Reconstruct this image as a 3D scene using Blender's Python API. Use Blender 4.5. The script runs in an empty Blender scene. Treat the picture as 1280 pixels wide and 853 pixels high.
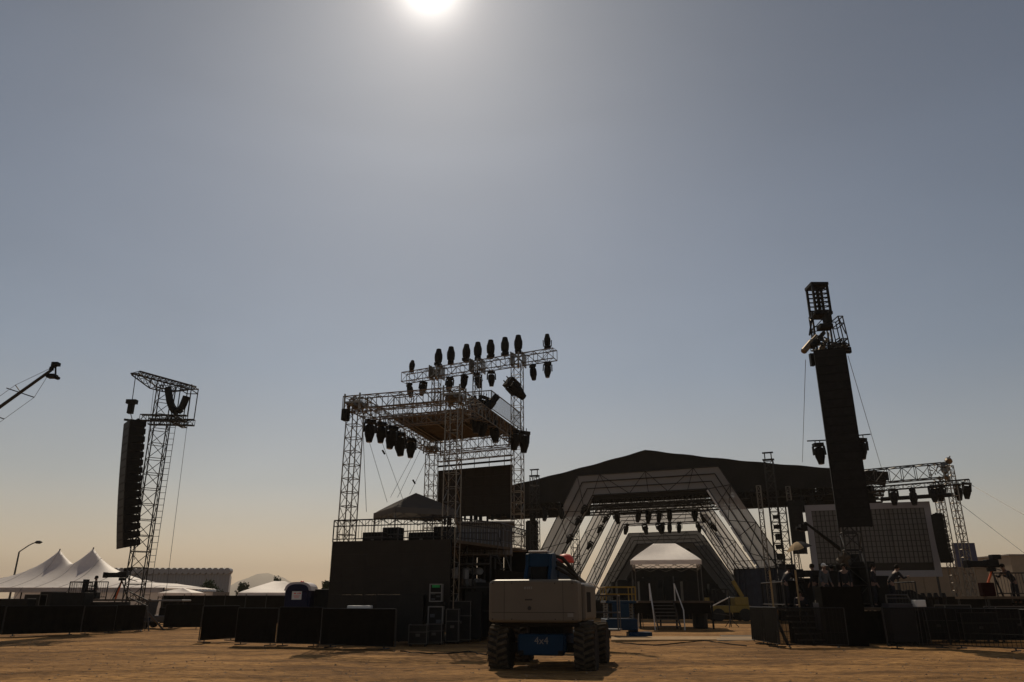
import bpy, math, random
from mathutils import Vector as V, Matrix
random.seed(7)
S = bpy.context.scene
C = S.collection
R = math.radians
PI = math.pi

# ------------------------------------------------------------------ camera, world, sun
F, PITCH, CAMZ = 930.0, R(19.2), 1.65
cam = bpy.data.cameras.new('camera'); co = bpy.data.objects.new('camera', cam); C.objects.link(co)
cam.sensor_width = 36; cam.lens = 36*F/1280; cam.clip_start = .1; cam.clip_end = 9000
co.location = (0, 0, CAMZ); co.rotation_euler = (R(90)+PITCH, 0, 0)
S.camera = co
SUN_EL, SUN_AZ = R(44.6), R(-8.0)            # azimuth measured from +Y towards +X
SD = V((math.sin(SUN_AZ)*math.cos(SUN_EL), math.cos(SUN_AZ)*math.cos(SUN_EL), math.sin(SUN_EL)))
sl = bpy.data.lights.new('sun', 'SUN'); so = bpy.data.objects.new('sun', sl); C.objects.link(so)
sl.energy = 3.7; sl.angle = R(.55); sl.color = (1.0, .85, .65)
so.rotation_euler = SD.to_track_quat('Z', 'Y').to_euler(); so.location = SD*300
S.view_settings.view_transform = 'Standard'; S.view_settings.look = 'None'
S.view_settings.gamma = 1; S.view_settings.use_curve_mapping = False
S.view_settings.exposure = -0.6

def nn(nt, typ, **kw):
    n = nt.nodes.new(typ)
    for k, v in kw.items():
        if k in n.inputs.keys(): n.inputs[k].default_value = v
        else: setattr(n, k, v)
    return n

W = bpy.data.worlds.new('World'); S.world = W; W.use_nodes = True
nt = W.node_tree; nt.nodes.clear(); L = nt.links.new
def wm(op, a, b=None, c=None, clamp=False):
    n = nt.nodes.new('ShaderNodeMath'); n.operation = op; n.use_clamp = clamp
    for i, v in enumerate((a, b, c)):
        if v is None: continue
        if isinstance(v, (int, float)): n.inputs[i].default_value = v
        else: L(v, n.inputs[i])
    return n.outputs[0]
sky = nt.nodes.new('ShaderNodeTexSky'); sky.sky_type = 'NISHITA'; sky.sun_disc = False
sky.sun_elevation = SUN_EL; sky.sun_rotation = SUN_AZ
sky.altitude = 0; sky.air_density = 1.0; sky.dust_density = 0.7; sky.ozone_density = 1.2
tc = nt.nodes.new('ShaderNodeTexCoord')
nrm = nt.nodes.new('ShaderNodeVectorMath'); nrm.operation = 'NORMALIZE'; L(tc.outputs['Generated'], nrm.inputs[0])
sep = nt.nodes.new('ShaderNodeSeparateXYZ'); L(nrm.outputs[0], sep.inputs[0])
# smog: the air near the horizon turns tan, the higher air is greyed
ramp = nt.nodes.new('ShaderNodeValToRGB'); L(sep.outputs[2], ramp.inputs[0])
cr = ramp.color_ramp
SMOG = [(0.0, (1.22, .93, .68)), (.05, (1.16, .92, .73)), (.14, (.84, .79, .72)), (.28, (.69, .73, .74)), (.48, (.61, .65, .67)), (.75, (.43, .465, .485)), (1.0, (.38, .42, .44))]
cr.elements[0].position = 0; cr.elements[0].color = (*SMOG[0][1], 1)
cr.elements[1].position = 1; cr.elements[1].color = (*SMOG[-1][1], 1)
for p, c in SMOG[1:-1]:
    e = cr.elements.new(p); e.color = (*c, 1)
bw = nt.nodes.new('ShaderNodeHueSaturation'); bw.inputs['Saturation'].default_value = .68; L(sky.outputs[0], bw.inputs['Color'])
mul = nt.nodes.new('ShaderNodeMixRGB'); mul.blend_type = 'MULTIPLY'; mul.inputs[0].default_value = 1
L(bw.outputs[0], mul.inputs[1]); L(ramp.outputs[0], mul.inputs[2])
mpg = nt.nodes.new('ShaderNodeMapping'); mpg.inputs['Scale'].default_value = (1.2, 1.2, 3.2); mpg.inputs['Rotation'].default_value = (0, .3, .2); L(nrm.outputs[0], mpg.inputs[0])
wsp = nt.nodes.new('ShaderNodeTexNoise'); wsp.inputs['Scale'].default_value = 1.7; wsp.inputs['Detail'].default_value = 5; wsp.inputs['Distortion'].default_value = .6; L(mpg.outputs[0], wsp.inputs['Vector'])
wv = wm('ADD', wm('MULTIPLY', wsp.outputs['Fac'], .22), .89)
wsc = nt.nodes.new('ShaderNodeVectorMath'); wsc.operation = 'SCALE'; L(mul.outputs[0], wsc.inputs[0]); L(wv, wsc.inputs['Scale'])
# forward scattering of the smoggy air around the sun
dot = nt.nodes.new('ShaderNodeVectorMath'); dot.operation = 'DOT_PRODUCT'; L(nrm.outputs[0], dot.inputs[0]); dot.inputs[1].default_value = SD
d = wm('MAXIMUM', dot.outputs['Value'], 0.0)
AUR = [(9000, 60.0, (1, .97, .9)), (1400, 16.0, (1, .93, .84)), (260, 3.6, (1, .86, .76)), (40, .62, (1, .86, .78)), (7, .22, (1, .95, .92))]
acc = None
for n_, s_, c_ in AUR:
    v = wm('MULTIPLY', wm('POWER', d, n_), s_)
    m = nt.nodes.new('ShaderNodeVectorMath'); m.operation = 'SCALE'; m.inputs[0].default_value = c_; L(v, m.inputs['Scale'])
    if acc is None: acc = m.outputs[0]
    else:
        a = nt.nodes.new('ShaderNodeVectorMath'); a.operation = 'ADD'; L(acc, a.inputs[0]); L(m.outputs[0], a.inputs[1]); acc = a.outputs[0]
add = nt.nodes.new('ShaderNodeVectorMath'); add.operation = 'ADD'; L(wsc.outputs[0], add.inputs[0]); L(acc, add.inputs[1])
bg = nt.nodes.new('ShaderNodeBackground'); L(add.outputs[0], bg.inputs[0]); bg.inputs[1].default_value = .10
ow = nt.nodes.new('ShaderNodeOutputWorld'); L(bg.outputs[0], ow.inputs[0])

# ------------------------------------------------------------------ helpers
SN, CN = math.sin(PITCH), math.cos(PITCH)
def ray(px, py):
    v = 426.5-py
    return V((px-640, F*CN-v*SN, F*SN+v*CN))
def P(px, py, Y):                             # the point seen at a photo position, at distance Y
    r = ray(px, py); return V((r.x*Y/r.y, Y, CAMZ+r.z*Y/r.y))
def G(px, py, z=0.0):                         # the ground point seen at a photo position
    r = ray(px, py); t = (z-CAMZ)/r.z; return V((r.x*t, r.y*t, z))
def PP(px, py, o, d):                         # on the vertical plane through o along d: (s, world point)
    r = ray(px, py); n = V((-d.y, d.x, 0)); t = (V((o.x, o.y, 0))).dot(n)/r.dot(n)
    p = r*t; return V((p.x, p.y, CAMZ+p.z))

def mat(name, col, rough=.6, metal=0, noise=.15, scale=6, bump=.0, bscale=30, spec=None, coat=0):
    m = bpy.data.materials.new(name); m.use_nodes = True; t = m.node_tree
    b = t.nodes['Principled BSDF']; b.inputs['Roughness'].default_value = rough; b.inputs['Metallic'].default_value = metal
    if spec is None and not metal: spec = .5 if max(col) > .15 else .12
    if spec is not None: b.inputs['Specular IOR Level'].default_value = spec
    if coat: b.inputs['Coat Weight'].default_value = coat
    tcn = t.nodes.new('ShaderNodeTexCoord')
    nz = nn(t, 'ShaderNodeTexNoise', Scale=scale, Detail=6.0, Roughness=.6); t.links.new(tcn.outputs['Object'], nz.inputs['Vector'])
    rp = t.nodes.new('ShaderNodeValToRGB'); t.links.new(nz.outputs['Fac'], rp.inputs[0])
    rp.color_ramp.elements[0].position = .3; rp.color_ramp.elements[1].position = .72
    rp.color_ramp.elements[0].color = (*[c*(1-noise) for c in col], 1); rp.color_ramp.elements[1].color = (*[min(1, c*(1+noise)) for c in col], 1)
    t.links.new(rp.outputs[0], b.inputs['Base Color'])
    if bump:
        n2 = nn(t, 'ShaderNodeTexNoise', Scale=bscale, Detail=4.0); t.links.new(tcn.outputs['Object'], n2.inputs['Vector'])
        bp = nn(t, 'ShaderNodeBump', Strength=bump, Distance=.02); t.links.new(n2.outputs['Fac'], bp.inputs['Height']); t.links.new(bp.outputs[0], b.inputs['Normal'])
    return m
def cloth(name, col, trans=.5, noise=.08, clear=0.0, scale=1.5, gloss=.05):
    m = bpy.data.materials.new(name); m.use_nodes = True; t = m.node_tree; t.nodes.clear(); l = t.links.new
    tcn = t.nodes.new('ShaderNodeTexCoord'); nz = nn(t, 'ShaderNodeTexNoise', Scale=scale, Detail=5.0); l(tcn.outputs['Object'], nz.inputs['Vector'])
    rp = t.nodes.new('ShaderNodeValToRGB'); l(nz.outputs['Fac'], rp.inputs[0]); rp.color_ramp.elements[0].position = .3; rp.color_ramp.elements[1].position = .7
    rp.color_ramp.elements[0].color = (*[c*(1-noise) for c in col], 1); rp.color_ramp.elements[1].color = (*[min(1, c*(1+noise)) for c in col], 1)
    df = t.nodes.new('ShaderNodeBsdfDiffuse'); tr = t.nodes.new('ShaderNodeBsdfTranslucent'); l(rp.outputs[0], df.inputs[0]); l(rp.outputs[0], tr.inputs[0])
    mx = t.nodes.new('ShaderNodeMixShader'); mx.inputs[0].default_value = trans; l(df.outputs[0], mx.inputs[1]); l(tr.outputs[0], mx.inputs[2])
    out = t.nodes.new('ShaderNodeOutputMaterial')
    gl = t.nodes.new('ShaderNodeBsdfGlossy'); gl.inputs['Roughness'].default_value = .6; gl.inputs[0].default_value = (.8, .8, .8, 1)
    m0 = t.nodes.new('ShaderNodeMixShader'); m0.inputs[0].default_value = gloss; l(mx.outputs[0], m0.inputs[1]); l(gl.outputs[0], m0.inputs[2]); mx = m0
    if clear:
        tp = t.nodes.new('ShaderNodeBsdfTransparent'); m2 = t.nodes.new('ShaderNodeMixShader'); m2.inputs[0].default_value = clear
        l(mx.outputs[0], m2.inputs[1]); l(tp.outputs[0], m2.inputs[2]); mx = m2
    l(mx.outputs[0], out.inputs[0]); return m
M = dict(
    alu=mat('truss_aluminium', (.22, .19, .155), .38, .85, .25, 9),
    steel=mat('dark_steel', (.035, .033, .031), .5, .5, .3, 7),
    blackmetal=mat('black_painted_metal', (.014, .0135, .013), .55, 0, .3, 5),
    speaker=mat('black_speaker_paint', (.012, .012, .012), .65, 0, .3, 8, .3, 60),
    scrim=mat('black_mesh_scrim', (.009, .0075, .006), .95, 0, .4, 3, .4, 40, spec=.03),
    roofcloth=mat('black_roof_membrane', (.02, .019, .018), .9, 0, .25, .8, .3, 2, spec=.12),
    led=mat('dark_led_panel', (.036, .030, .024), .6, 0, .1, 2),
    ply=mat('plywood', (.11, .083, .058), .75, 0, .25, 3),
    grey=mat('grey_paint', (.145, .127, .102), .38, 0, .06, 2, .05, 8),
    blue=mat('blue_paint', (.005, .030, .068), .45, 0, .12, 3),
    bluegrey=mat('blue_grey_sheet', (.07, .075, .13), .6, 0, .1, 2),
    yellow=mat('yellow_paint', (.28, .17, .012), .45, 0, .15, 3),
    rubber=mat('tyre_rubber', (.03, .027, .024), .9, 0, .35, 9, .4, 30),
    dustrim=mat('dusty_rim', (.16, .13, .09), .6, .1, .3, 6),
    white=mat('white_paint', (.72, .70, .66), .5, 0, .08, 3),
    offwhite=mat('pale_metal', (.20, .185, .17), .45, .2, .1, 3),
    bulk=mat('galvanised', (.10, .092, .084), .45, .5, .15, 8),
    beige=mat('beige_metal_sheet', (.24, .19, .13), .7, 0, .12, 1.5),
    concrete=mat('pink_grey_block', (.20, .175, .15), .85, 0, .15, 3),
    ware=mat('grey_warehouse_sheet', (.30, .30, .31), .6, 0, .06, .2),
    red=mat('red_plastic', (.75, .07, .04), .5, 0, .1, 6),
    orange=mat('orange_plastic', (.85, .16, .04), .5, 0, .1, 6),
    green=mat('green_cloth', (.03, .35, .08), .8, 0, .15, 6),
    tan=mat('tan_cloth', (.40, .27, .13), .85, 0, .2, 6),
    glass=mat('dark_glass', (.02, .022, .025), .08, 0, .1, 3, spec=.8),
    lens=mat('lamp_lens', (.25, .26, .28), .08, .3, .1, 3),
    rope=mat('steel_cable', (.12, .11, .10), .6, .5, .1, 3),
    potty=mat('navy_plastic', (.010, .012, .040), .45, 0, .15, 3),
    domeplast=mat('pale_roof_plastic', (.50, .44, .45), .45, 0, .06, 3),
    bark=mat('bark', (.09, .06, .04), .9, 0, .3, 6),
    leaf=mat('tree_leaf', (.05, .07, .03), .7, 0, .5, 1.2),
    skin=mat('skin', (.22, .12, .08), .6, 0, .08, 5),
    navycloth=mat('dark_clothing', (.025, .025, .03), .9, 0, .3, 9),
    greycloth=mat('grey_clothing', (.09, .095, .10), .9, 0, .2, 9),
    hair=mat('dark_hair', (.02, .015, .01), .8, 0, .2, 9),
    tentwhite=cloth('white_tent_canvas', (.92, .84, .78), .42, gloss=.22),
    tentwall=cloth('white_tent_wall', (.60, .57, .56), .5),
    tentdark=cloth('grey_canopy_cloth', (.13, .115, .10), .25),
    portal=cloth('grey_stretched_gauze', (.62, .595, .57), .62, .05, .12, .5),
    screen=cloth('brown_mesh_screen', (.145, .13, .12), .45, .08, .10, 1),
    meshscrim=cloth('see_through_black_scrim', (.007, .006, .005), .1, .2, .26, 3, gloss=.01),
    frame_pale=mat('pale_screen_frame', (.26, .25, .26), .5, 0, .05, 2),
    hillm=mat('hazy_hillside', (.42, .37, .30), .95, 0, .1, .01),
)

class MB:
    def __init__(s): s.v = []; s.f = []
    def add(s, vs, fs):
        b = len(s.v); s.v += [tuple(x) for x in vs]; s.f += [tuple(i+b for i in f) for f in fs]; return s
    def box(s, c, d, rz=0, m=None):           # centre, full size
        x, y, z = d[0]/2, d[1]/2, d[2]/2
        vs = [V((a*x, b*y, e*z)) for e in (-1, 1) for b in (-1, 1) for a in (-1, 1)]
        Q = m if m is not None else Matrix.Rotation(rz, 3, 'Z')
        vs = [Q @ v+V(c) for v in vs]
        return s.add(vs, [(0, 2, 3, 1), (4, 5, 7, 6), (0, 1, 5, 4), (2, 6, 7, 3), (0, 4, 6, 2), (1, 3, 7, 5)])
    def bar(s, p, q, w, h):                   # rectangular bar
        p, q = V(p), V(q); a = q-p; L_ = a.length; a.normalize()
        u = V((0, 0, 1)) if abs(a.z) < .9 else V((0, 1, 0)); sd = a.cross(u).normalized(); u = sd.cross(a)
        m = Matrix((sd, a, u)).transposed(); return s.box((p+q)/2, (w, L_, h), m=m)
    def tube(s, p, q, r, n=6, r2=None, caps=True):
        p, q = V(p), V(q); a = (q-p)
        if a.length < 1e-6: return s
        a.normalize(); u = V((0, 0, 1)) if abs(a.z) < .9 else V((1, 0, 0)); x = a.cross(u).normalized(); y = x.cross(a)
        r2 = r if r2 is None else r2; vs = []
        for c, rr in ((p, r), (q, r2)):
            for i in range(n):
                t = 2*PI*i/n; vs.append(c+x*math.cos(t)*rr+y*math.sin(t)*rr)
        fs = [(i, (i+1) % n, n+(i+1) % n, n+i) for i in range(n)]
        if caps: fs += [tuple(range(n))[::-1], tuple(range(n, 2*n))]
        return s.add(vs, fs)
    def path(s, pts, r, n=6):
        for a, b in zip(pts, pts[1:]): s.tube(a, b, r, n)
        return s
    def lathe(s, c, prof, axis=(0, 0, 1), n=14):   # prof: (radius, along)
        a = V(axis).normalized(); u = V((0, 0, 1)) if abs(a.z) < .9 else V((1, 0, 0)); x = a.cross(u).normalized(); y = x.cross(a); vs = []
        for r, h in prof:
            for i in range(n):
                t = 2*PI*i/n; vs.append(V(c)+a*h+x*math.cos(t)*r+y*math.sin(t)*r)
        fs = [(k*n+i, k*n+(i+1) % n, (k+1)*n+(i+1) % n, (k+1)*n+i) for k in range(len(prof)-1) for i in range(n)]
        fs += [tuple(range(n))[::-1], tuple(range((len(prof)-1)*n, len(prof)*n))]
        return s.add(vs, fs)
    def prism(s, poly, off):                  # planar polygon extruded by vector off
        n = len(poly); vs = [V(p) for p in poly]+[V(p)+V(off) for p in poly]
        return s.add(vs, [tuple(range(n))[::-1], tuple(range(n, 2*n))]+[(i, (i+1) % n, n+(i+1) % n, n+i) for i in range(n)])
    def grid(s, fn, nu, nv):
        vs = [fn(i/nu, j/nv) for j in range(nv+1) for i in range(nu+1)]
        return s.add(vs, [(j*(nu+1)+i, j*(nu+1)+i+1, (j+1)*(nu+1)+i+1, (j+1)*(nu+1)+i) for j in range(nv) for i in range(nu)])
    def build(s, name, m, parent=None, bevel=0, smooth=False, kind=None, org=None):
        o_ = V((0, 0, 0))
        if parent is not None:
            q = parent
            while q is not None: o_ += q.location; q = q.parent
        if org is None and parent is None:
            lo = [min(v[i] for v in s.v) for i in range(3)]; hi = [max(v[i] for v in s.v) for i in range(3)]
            org = V(((lo[0]+hi[0])/2, (lo[1]+hi[1])/2, lo[2]))
        if org is None: org = o_
        me = bpy.data.meshes.new(name); me.from_pydata([tuple(V(v)-V(org)) for v in s.v], [], s.f); me.update()
        o = bpy.data.objects.new(name, me); C.objects.link(o)
        o.location = V(org)-o_
        if parent is not None: o.parent = parent
        if m is not None: me.materials.append(m)
        if smooth:
            me.polygons.foreach_set('use_smooth', [True]*len(me.polygons))
        if bevel:
            b = o.modifiers.new('bevel', 'BEVEL'); b.width = bevel; b.segments = 2; b.limit_method = 'ANGLE'; b.angle_limit = R(40)
        if kind: o['kind'] = kind
        return o
def thing(name, label, cat, loc=(0, 0, 0), group=None, rz=0):
    o = bpy.data.objects.new(name, None); C.objects.link(o); o.location = loc; o.empty_display_size = .3
    o.rotation_euler = (0, 0, rz); o['label'] = label; o['category'] = cat
    if group: o['group'] = group
    return o
def tag(o, label, cat, group=None):
    o['label'] = label; o['category'] = cat
    if group: o['group'] = group
    return o
def copy_tree(o, loc=None, rz=None, label=None, group=None, parent=None):
    c = o.copy(); C.objects.link(c)
    if parent is not None: c.parent = parent
    if loc is not None: c.location = loc
    if rz is not None: c.rotation_euler = (0, 0, rz) if isinstance(rz, (int, float)) else rz
    if label: c['label'] = label
    if group: c['group'] = group
    for ch in list(o.children): copy_tree(ch, parent=c)
    return c
def truss(p, q, w, h, bay, r=.026, rl=.013, yaw=None, ch=None, lc=None, n=6):
    """box truss from p to q: four chords and zigzag lacing"""
    ch = ch or MB(); lc = lc or MB(); p, q = V(p), V(q); a = (q-p); Ln = a.length; a.normalize()
    if yaw is not None: sd = V((math.cos(yaw), math.sin(yaw), 0)); up = a.cross(sd).normalized()
    else: sd = a.cross(V((0, 0, 1))).normalized(); up = sd.cross(a)
    cs = [sd*(i*w/2)+up*(j*h/2) for i, j in ((-1, -1), (1, -1), (1, 1), (-1, 1))]
    for c in cs: ch.tube(p+c, q+c, r, n)
    k = max(1, round(Ln/bay)); st = Ln/k
    for i in range(k+1):
        b = p+a*(st*i)
        for j in range(4): lc.tube(b+cs[j], b+cs[(j+1) % 4], rl*1.1, 4, caps=False)
        if i < k:
            e = p+a*(st*(i+1))
            for j in range(4):
                x, y = (j, (j+1) % 4) if i % 2 == 0 else ((j+1) % 4, j)
                lc.tube(b+cs[x], e+cs[y], rl, 4, caps=False)
    return ch, lc
def truss_part(name, parent, m, *a, **k):
    ch, lc = truss(*a, **k); o = ch.build(name, m, parent); lc.build('lacing', m, o, kind='stuff'); return o
def cable(pts_a, pts_b, sag, n=8):
    a, b = V(pts_a), V(pts_b); return [a.lerp(b, i/n)-V((0, 0, sag*4*(i/n)*(1-i/n))) for i in range(n+1)]
def struct(o): o['kind'] = 'structure'; return o

# ------------------------------------------------------------------ ground
def mat_ground():
    m = bpy.data.materials.new('dry_dirt'); m.use_nodes = True; t = m.node_tree; l = t.links.new
    b = t.nodes['Principled BSDF']; b.inputs['Roughness'].default_value = .95; b.inputs['Specular IOR Level'].default_value = .15
    tcn = t.nodes.new('ShaderNodeTexCoord')
    mp = nn(t, 'ShaderNodeMapping'); mp.inputs['Scale'].default_value = (.16, .55, 1); l(tcn.outputs['Object'], mp.inputs[0])
    n1 = nn(t, 'ShaderNodeTexNoise', Scale=1.0, Detail=9.0, Roughness=.62); l(mp.outputs[0], n1.inputs['Vector'])
    mp2 = nn(t, 'ShaderNodeMapping'); mp2.inputs['Scale'].default_value = (1, 2.4, 1); mp2.inputs['Rotation'].default_value = (0, 0, .1); l(tcn.outputs['Object'], mp2.inputs[0])
    n2 = nn(t, 'ShaderNodeTexNoise', Scale=2.6, Detail=8.0, Roughness=.7); l(mp2.outputs[0], n2.inputs['Vector'])
    r1 = t.nodes.new('ShaderNodeValToRGB'); l(n1.outputs['Fac'], r1.inputs[0])
    r1.color_ramp.elements[0].position = .38; r1.color_ramp.elements[0].color = (.20, .100, .032, 1)
    r1.color_ramp.elements[1].position = .62; r1.color_ramp.elements[1].color = (.53, .285, .098, 1)
    r2 = t.nodes.new('ShaderNodeValToRGB'); l(n2.outputs['Fac'], r2.inputs[0])
    r2.color_ramp.elements[0].position = .38; r2.color_ramp.elements[0].color = (.38, .36, .34, 1)
    r2.color_ramp.elements[1].position = .58; r2.color_ramp.elements[1].color = (1, 1, 1, 1)
    mx = t.nodes.new('ShaderNodeMixRGB'); mx.blend_type = 'MULTIPLY'; mx.inputs[0].default_value = 1; l(r1.outputs[0], mx.inputs[1]); l(r2.outputs[0], mx.inputs[2])
    l(mx.outputs[0], b.inputs['Base Color'])
    n3 = nn(t, 'ShaderNodeTexNoise', Scale=9.0, Detail=8.0, Roughness=.7); l(tcn.outputs['Object'], n3.inputs['Vector'])
    ad = t.nodes.new('ShaderNodeMath'); ad.operation = 'ADD'; l(n3.outputs['Fac'], ad.inputs[0]); l(n2.outputs['Fac'], ad.inputs[1])
    bp = nn(t, 'ShaderNodeBump', Strength=.7, Distance=.06); l(ad.outputs[0], bp.inputs['Height']); l(bp.outputs[0], b.inputs['Normal'])
    return m
GM = mat_ground()
RUT = [(20.5, .9, .11, 0.2, .035), (22.4, .9, .11, .2, .035), (25.2, 1.5, .07, 1.4, .03), (27.0, 1.5, .07, 1.4, .03), (30.5, 1.2, .09, 2.6, .025), (18.2, .6, .16, 4.0, .03), (33.5, 1.0, .08, 5.1, .022)]
def wob(x, y):
    z = wob0(x, y)
    for y0, a, f_, ph, dp in RUT:
        d_ = y-(y0+a*math.sin(x*f_+ph)+.02*x)
        if abs(d_) < .6: z += -dp*math.exp(-(d_/.17)**2)*(1+.35*math.sin(x*9+y0))+dp*.55*math.exp(-((abs(d_)-.30)/.10)**2)
    return z
def wob0(x, y): return .03*math.sin(x*.7+1.3*math.sin(y*.4))+.022*math.sin(y*1.1+x*.23)+.018*math.sin(x*1.9+y*.8)
mb = MB()
def gfn(u, v):
    x = -40+80*u; y = 12+48*v; e = min(1, min(u, 1-u, v, 1-v)*14); return (x, y, wob(x, y)*e*.7)
mb.grid(gfn, 260, 420)
# skirt out to the horizon
for (x0, x1, y0, y1) in ((-6000, -40, -200, 7000), (40, 6000, -200, 7000), (-40, 40, -200, 12), (-40, 40, 60, 7000)):
    mb.add([(x0, y0, 0), (x1, y0, 0), (x1, y1, 0), (x0, y1, 0)], [(0, 1, 2, 3)])
g = mb.build('ground', GM, org=(0, 0, 0), smooth=True); struct(g)
mb = MB(); a = G(764, 797.5); b = G(945, 797.5); c = G(945, 801.5); e = G(764, 802)
mb.prism([(a.x, a.y, -.05), (b.x, b.y, -.05), (c.x, c.y, -.05), (e.x, e.y, -.05)][::-1], (0, 0, .115))
mb.build('path', mat('pale_packed_sand', (.40, .255, .12), .95, 0, .25, 3), kind='structure')
# pebbles and clods
mb = MB()
for i in range(2600):
    y = 15+math.pow(random.random(), 1.3)*20; x = (random.random()-.5)*y*1.5
    r = random.choice((.012, .018, .025, .04)); z = wob(x, y)*.7
    vs = [V((x+r*random.uniform(.6, 1.3)*sx, y+r*random.uniform(.6, 1.2)*sy, z+r*random.uniform(.3, .8)*sz)) for sx, sy, sz in ((1, 0, 0), (0, 1, 0), (-1, 0, 0), (0, -1, 0), (0, 0, 1))]
    mb.add(vs, [(0, 1, 4), (1, 2, 4), (2, 3, 4), (3, 0, 4)])
mb.build('pebbles', mat('dirt_clods', (.30, .20, .12), .95, 0, .4, 20), kind='stuff', org=(0, 0, 0))
mb = MB()
def hfn(u, v):
    x = -3000+2500*u; y = 4600+900*v
    h = 0
    for cx, w, hh in ((-1040, 160, 105), (-795, 105, 122), (-1300, 200, 80), (-700, 90, 62)): h = max(h, 1.35*hh*math.exp(-abs((x/2-cx)/w)**2.4)) 
    return (x, y, h*math.sin(PI*v)**.7*(1+.04*math.sin(x*.05))-1 if 0 < v < 1 else -1)
mb.grid(hfn, 60, 10); mb.build('hill', M['hillm'], kind='structure', smooth=True)

# ------------------------------------------------------------------ far background
# warehouse
q0, q1 = P(128, 709, 150), P(289, 708, 150)
w_ = thing('warehouse', 'long grey metal warehouse with ribbed wall and wavy roof edge behind the trees', 'warehouse', (q0.x, 150, 0))
ht = q0.z
MB().prism([(q0.x, 150, 0), (q1.x, 150, 0), (q1.x*1.325, 200, 0), (q0.x*1.3, 200, 0)][::-1], (0, 0, ht-.6)).build('wall', M['ware'], w_)
nrib = 22
for i in range(nrib):
    x = q0.x+(q1.x-q0.x)*(i+.5)/nrib; mb = MB()
    mb.lathe((x, 149.6, ht-.75), [(.02, 0), (.62, .01), (.62, 1.6), (.02, 1.61)], (0.0, 1, 0), 10); mb.build('roof_rib', M['ware'], w_)
mb = MB()
for i in range(44): x = q0.x+(q1.x-q0.x)*(i+.5)/44; mb.box((x, 149.94, (ht-.8)/2), (.07, .1, ht-.8))
mb.build('wall_rib', M['ware'], w_, kind='stuff')
# low block building with vents
a, b = P(213, 740, 95), P(272, 740, 95)
w_ = thing('storage_block', 'low pinkish grey block with a row of white roof vents beside bushes', 'building', ((a.x+b.x)/2, 95, 0))
MB().box(((a.x+b.x)/2, 97, a.z/2), (b.x-a.x, 4, a.z)).build('wall', M['concrete'], w_)
for px in (220, 225, 234, 250, 257, 262, 267):
    c = P(px, 738, 96); MB().lathe((c.x, 96, a.z), [(.28, 0), (.30, .15), (.22, .3), (.05, .36)], n=10).build('roof_vent', M['white'], w_, smooth=True)
# trees
def tree(px, Y, topy, wpx, label):
    base = P(px, 752, Y); top = P(px, topy, Y); wd = wpx*Y/985; h = top.z
    t = thing('tree', label, 'tree', (base.x, Y, 0), 'trees in front of the far warehouse')
    mb = MB(); mb.tube((base.x, Y, 0), (base.x+.1, Y, h*.55), .16, 7, .09)
    tips = []
    for i in range(7):
        an = i*2.4; e = V((base.x+math.cos(an)*wd*.3, Y+math.sin(an)*wd*.25, h*(.5+.06*i))); mb.tube((base.x, Y, h*(.25+.04*i)), e, .06, 5, .02); tips.append(e)
    mb.build('trunk', M['bark'], t)
    mb = MB()
    cl = [(random.gauss(0, .24)*wd, random.gauss(0, .2)*wd, h*random.uniform(.42, .93)) for _ in range(26)]
    for cx, cy, cz in cl:
        if cz > h*.75: cx *= .55
        for k in range(46):
            p = V((base.x+cx+random.gauss(0, wd*.075), Y+cy+random.gauss(0, wd*.075), cz+random.gauss(0, h*.045)))
            d1 = V((random.gauss(0, 1), random.gauss(0, 1), random.gauss(0, 1))).normalized()*.14; d2 = d1.cross(V((random.gauss(0, 1), random.gauss(0, 1), 1))).normalized()*.09
            mb.add([p-d1, p+d2, p+d1, p-d2], [(0, 1, 2, 3)])
    mb.build('crown', M['leaf'], t, kind='stuff')
tree(214, 100, 729.5, 15, 'small dark tree just right of the little white tent')
tree(260, 100, 724.5, 25, 'broad dark tree against the middle of the grey warehouse')
tree(300, 98, 727.5, 22, 'dark tree at the right end of the grey warehouse')
tree(343, 110, 721.5, 11, 'small tree top rising behind the white walled canopy')
tree(408, 90, 727, 22, 'dark tree between the portable toilet and the black video wall')
tree(1140, 130, 722, 16, 'distant tree seen low under the right hand screen')
# street lamp
b = P(24, 752, 85)
l_ = thing('street_lamp', 'tall street lamp with one curved arm rising behind the peaked tent', 'street lamp', (b.x, 85, 0))
t1 = P(24, 690, 85); t2 = P(36, 682, 85); t3 = P(46, 678, 85)
b0 = V((t1.x, 85, 0))
MB().tube(b0, t1, .12, 8, .08).build('pole', M['steel'], l_)
MB().path([t1, t2, P(41, 679.5, 85), t3], .06).build('arm', M['steel'], l_)
MB().lathe(t3+V((-.2, 0, 0)), [(.05, 0), (.16, .15), (.18, .6), (.06, .8)], (1, 0, 0), 8).build('lamp_head', M['steel'], l_)

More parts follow.
